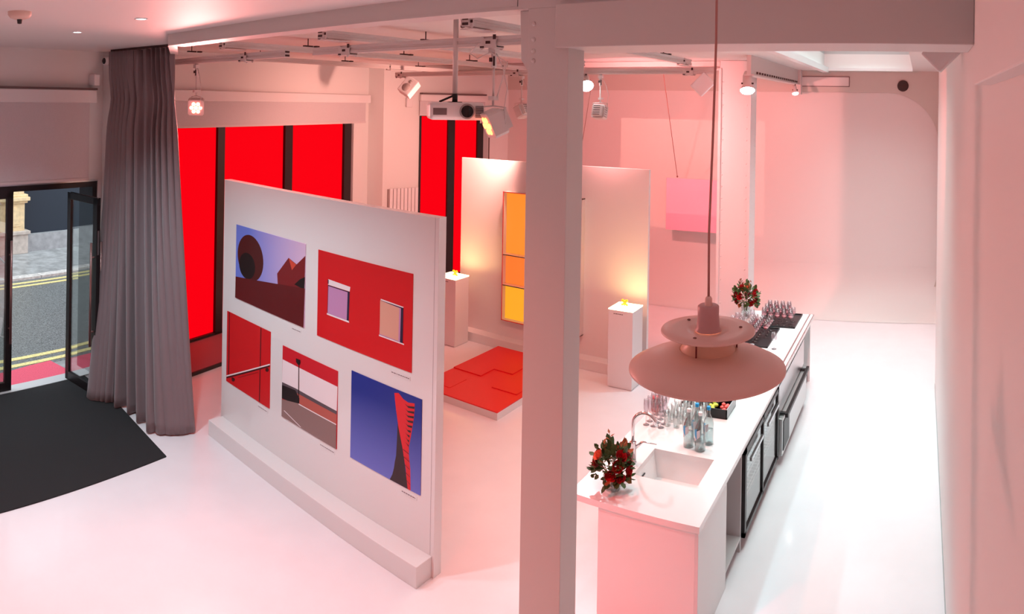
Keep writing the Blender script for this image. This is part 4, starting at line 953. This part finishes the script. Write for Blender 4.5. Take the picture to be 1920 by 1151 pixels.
# speakers
def speaker(x, y, z, rx, ry, rz, s_, label, sup, drv=False):
    r = empty('wall_speaker', (x, y, z), label, 'speaker', 'small white loudspeakers')
    q = Matrix.Rotation(R(rz), 4, 'Z') @ Matrix.Rotation(R(rx), 4, 'X') @ Matrix.Rotation(R(ry), 4, 'Y')
    mb = MB(); mb.M = q; a = s_
    mb.prism([(-a * .5, -.4 * a, -a * .62), (a * .5, -.4 * a, -a * .62), (a * .5, -.4 * a, a * .62), (-a * .5, -.4 * a, a * .62)], (0, .3 * a, 0)); mb.prism([(-a * .5, -.1 * a, -a * .62), (a * .5, -.1 * a, -a * .62), (a * .5, -.1 * a, a * .62), (-a * .5, -.1 * a, a * .62)], (0, .35 * a, 0))
    mb.build('cabinet', plinth_m, r, bevel=.02 * s_ / .3)
    mb = MB(); mb.M = q @ Matrix.Translation((0, -.4 * a, a * .3)) @ Matrix.Rotation(R(90), 4, 'X'); mb.lathe([(0, .004), (a * .13, .004), (a * .14, 0)], 20); mb.M = q @ Matrix.Translation((0, -.4 * a, -a * .18)) @ Matrix.Rotation(R(90), 4, 'X'); mb.lathe([(0, .003), (a * .3, .003), (a * .31, 0)], 24); 
    if drv: mb.build('driver', mat('speaker_grille', (.42, .36, .35), .6), r)
    mb = MB(); mb.tube([(0, .1 * a, 0), sup], .015, 8); mb.build('bracket', rigdark_m, r)
speaker(-7.70, 8.4, 3.93, -25, 32, 25, .24, 'white loudspeaker tilted on the back rail above the pier', (0, 0, ZL - 3.95), True)
speaker(-2.76, 8.4, 3.98, 0, 45, 12, .20, 'white loudspeaker hanging cornerwise beside the lamp cord', (0, .1, ZL - 4.0))
speaker(.11, 3.85, 4.02, 0, 45, -8, .145, 'pink white loudspeaker cornerwise under the deep beam by the right wall', (.11, .05, .02))
# projector
px_ = onP(853, 208, (-3.25, 4.06, 0), Vector((-3.25, 4.06, 0)).normalized())
fwd = -Vector((px_.x, px_.y, 0)).normalized(); rzp = math.atan2(fwd.y, fwd.x) + R(90) + R(6)
pr = empty('ceiling_projector', (px_.x, px_.y, px_.z), 'white ceiling projector hanging on a pole, lens towards the viewer', 'projector', rz=rzp)
MB().box((-.205, -.15, -.065), (.205, .15, .065)).build('projector_body', mat('projector_white', (.75, .72, .72), .4), pr, bevel=.025)
mb = MB(); mb.M = Matrix.Translation((.075, -.15, .0)) @ Matrix.Rotation(R(90), 4, 'X'); mb.lathe([(.058, -.01), (.056, .012), (.046, .016), (.044, .0)], 28); mb.build('lens_ring', mat('lens_grey', (.3, .28, .28), .3), pr)
mb = MB(); mb.M = Matrix.Translation((.075, -.15, .0)) @ Matrix.Rotation(R(90), 4, 'X'); mb.lathe([(.045, .002), (.03, .004), (0, .010)], 24); mb.build('lens', mat('lens_black', (.005, .005, .007), .06), pr)
mb = MB()
for k in range(9): mb.box((.135, -.1525, -.045 + .010 * k), (.195, -.149, -.040 + .010 * k))
mb.build('exhaust_grille', dark_m, pr)
MB().box((-.175, -.152, -.028), (-.075, -.149, .022)).build('intake_grille', mat('intake_grey', (.16, .11, .11), .6), pr)
MB().tube([(0, .02, .12), (0, .02, ZF - px_.z)], .02, 12).box((-.05, -.02, ZF - px_.z - .05), (.05, .06, ZF - px_.z)).build('ceiling_pole', rig_m, pr)
MB().tube([(0, .02, .06), (0, .02, .13)], .022, 10).tube([(0, .02, .12), (-.12, -.02, .068)], .008, 8).box((-.05, -.03, .062), (.05, .07, .07)).build('mount', dark_m, pr)
# small spot hardware near the joist, cable runs
MB().tube([(-7.9, 4.0, ZU - .03), (-7.6, 4.05, ZL + .02), (-7.2, 4.1, ZL - .04)], .005, 6).build('rig_cable', rig_m, label='thin cable running along the rail above the glowing lamp by the curtain', cat='cable')
mb = MB().tube([(-2.95, 3.95, ZL - .02), (-3.06, 3.98, ZL - .09), (-3.02, 4.02, ZL - .13), (-2.93, 4.06, ZL - .08), (-2.8, 4.08, ZL - .16), (-2.86, 4.1, ZL - .3), (-2.9, 4.1, ZL - .42)], .005, 6)
mb.build('rig_cable', rig_m, label='loose white power cable looping down beside the tilted stage lamp', cat='cable')

# ceiling devices in the near room
def downlight(x, y, label, energy, cone=120, lc=(1, .5, .38), soft=.08):
    r = empty('downlight', (x, y, ZC), label, 'downlight', 'recessed ceiling downlights')
    MB().lathe([(.050, -.002), (.052, -.006), (.040, -.006), (.038, 0)], 28).build('trim_ring', plinth_m, r)
    MB().lathe([(.039, -.002), (0, -.003)], 24).build('lamp_disc', mat('downlight_glow', (1, 1, 1), .4, emit=(1, .96, .98), es=12), r)
    light('SPOT', 'down_beam', (x, y, ZC - .02), energy, lc, (x, y, 0), r, spot_size=R(cone), spot_blend=.7, shadow_soft_size=soft)
a = onZ(265, 35, ZC); downlight(a.x, a.y, 'recessed ceiling downlight nearer the curtain, the larger of the two seen', 262, lc=(.70, .92, 1))
a = onZ(145, 60, ZC); downlight(a.x, a.y, 'recessed ceiling downlight further left, the smaller of the two seen', 262, lc=(.70, .92, 1))
for x, y, e_, c_ in ((-3.95, .9, 112, (1, .40, .31)), (-2.9, 2.1, 235, (1, .16, .10)), (-3.9, -.4, 112, (1, .40, .31)), (-5.6, -.7, 112, (1, .40, .31)), (-2.4, .6, 235, (1, .16, .10))):
    downlight(x, y, 'recessed ceiling downlight above the near floor beside the viewer', e_, lc=c_, soft=.45)
a = onZ(37, 22, ZC)
sd = empty('smoke_detector', (a.x, a.y, ZC), 'round cream smoke detector on the ceiling above the door', 'smoke detector')
MB().lathe([(.085, 0), (.085, -.025), (.07, -.045), (.04, -.055), (0, -.055)], 28).build('detector_body', mat('cream_plastic', (.72, .55, .48), .5), sd)
MB().lathe([(.02, -.055), (.016, -.085), (0, -.088)], 14).build('sensor_tip', dark_m, sd)
# cctv and sensor by the curtain
a = fp(207, 116)
cc = empty('security_camera', None, 'small white security camera with a dark lens left of the curtain', 'camera', M=F @ Matrix.Translation((.30, -.13, a.z)) @ Matrix.Rotation(R(-90), 4, 'Y') @ Matrix.Rotation(0, 4, 'X'))
MB().lathe([(0, 0), (.06, 0), (.062, .05), (.055, .075), (.04, .08)], 24).build('camera_body', plinth_m, cc)
MB().lathe([(.043, .078), (.03, .09), (0, .094)], 20).build('camera_lens', dark_m, cc)
a = fp(172, 148)
mb = MB().box((a.x - .05, -.14, a.z - .09), (a.x + .04, -.0, a.z + .06)); mb.build('motion_sensor', plinth_m, M=F.copy(), bevel=.012, label='small white sensor box at the end of the blind above the door', cat='sensor')

# ================================================================== HANGING PANEL, WALL LETTERS
mb_ = empty('hanging_panel', (-4.30, 12.2, 1.30), 'square pink lit panel hanging on a cable before the back wall', 'panel')
a = onY(1250, 333, 12.2); b = onY(1345, 437, 12.2)
MB().box((a.x + 4.30, -.01, b.z - 1.30), (b.x + 4.30 + .03, .01, a.z - 1.30)).build('panel_board', mat('panel_pinkwhite', (.86, .48, .56), .5), mb_)
c1_ = onY(1270, 331, 12.2)
top_ = onY(1243, 150, 10.2); top_.z = 4.25
MB().tube([(c1_.x + 4.3, 0, c1_.z - 1.3), (top_.x + 4.3, top_.y - 12.2, top_.z - 1.3)], .006, 6).ball((c1_.x + 4.3, 0, c1_.z - 1.3), .018).build('cable', mat('cable_brown', (.28, .12, .10), .6), mb_)
mb = MB().tube([(onY(1108, 165, 8.4)), (onY(1088, 290, 8.76))], .004, 6); mb.build('suspension_wire', MAT['cable_brown'], label='thin wire running from the back rail down behind the white column', cat='wire')
for ch, x, yb in (('C', 1289, 320), ('I', 1312, 321), ('S', 1327, 322.5)):
    cu = bpy.data.curves.new('t', 'FONT'); cu.body = ch; cu.size = .235; cu.extrude = .003
    to = bpy.data.objects.new('t', cu); COL.objects.link(to); bpy.context.view_layer.update()
    me = bpy.data.meshes.new_from_object(to.evaluated_get(bpy.context.evaluated_depsgraph_get())); bpy.data.objects.remove(to)
    lo_ = bpy.data.objects.new('wall_letter', me); COL.objects.link(lo_); me.materials.clear(); me.materials.append(mat('letter_taupe', (.58, .50, .49), .6))
    p = onY(x, yb, BY + .055); lo_.location = (p.x, p.y, p.z); lo_.rotation_euler = (R(90), 0, 0)
    tag(lo_, 'faint raised letter %s on the back wall above the pink panel' % ch, 'letter', 'letters on the back wall')

# ------------------------------------------------------------------ pieces that belong to a part go one level deeper
DEEPER = {'door_handle': 'door_frame', 'lock_plate': 'door_frame', 'lens': 'lens_ring', 'bottle_label': 'bottle_body', 'rivet': 'shaft', 'vent_strip': 'drop_door', 'handle_bar': 'drop_door',
          'overflow_slot': 'sink_basin', 'lever': 'tap_body', 'clamp_knob': 'hanging_clamp', 'sensor_tip': 'detector_body', 'camera_lens': 'camera_body', 'screw_head': 'upper_shade', 'strut': 'lower_shade', 'cord_grip': 'lamp_cap', 'caption': 'body', 'raised_step': 'red_top'}
base = lambda o: o.name.split('.')[0]
for root in [o for o in bpy.data.objects if o.parent is None and o.type == 'EMPTY']:
    kids = list(root.children)
    for k in kids:
        host = next((h for h in kids if base(h) == DEEPER.get(base(k))), None)
        if host is not None: k.parent = host
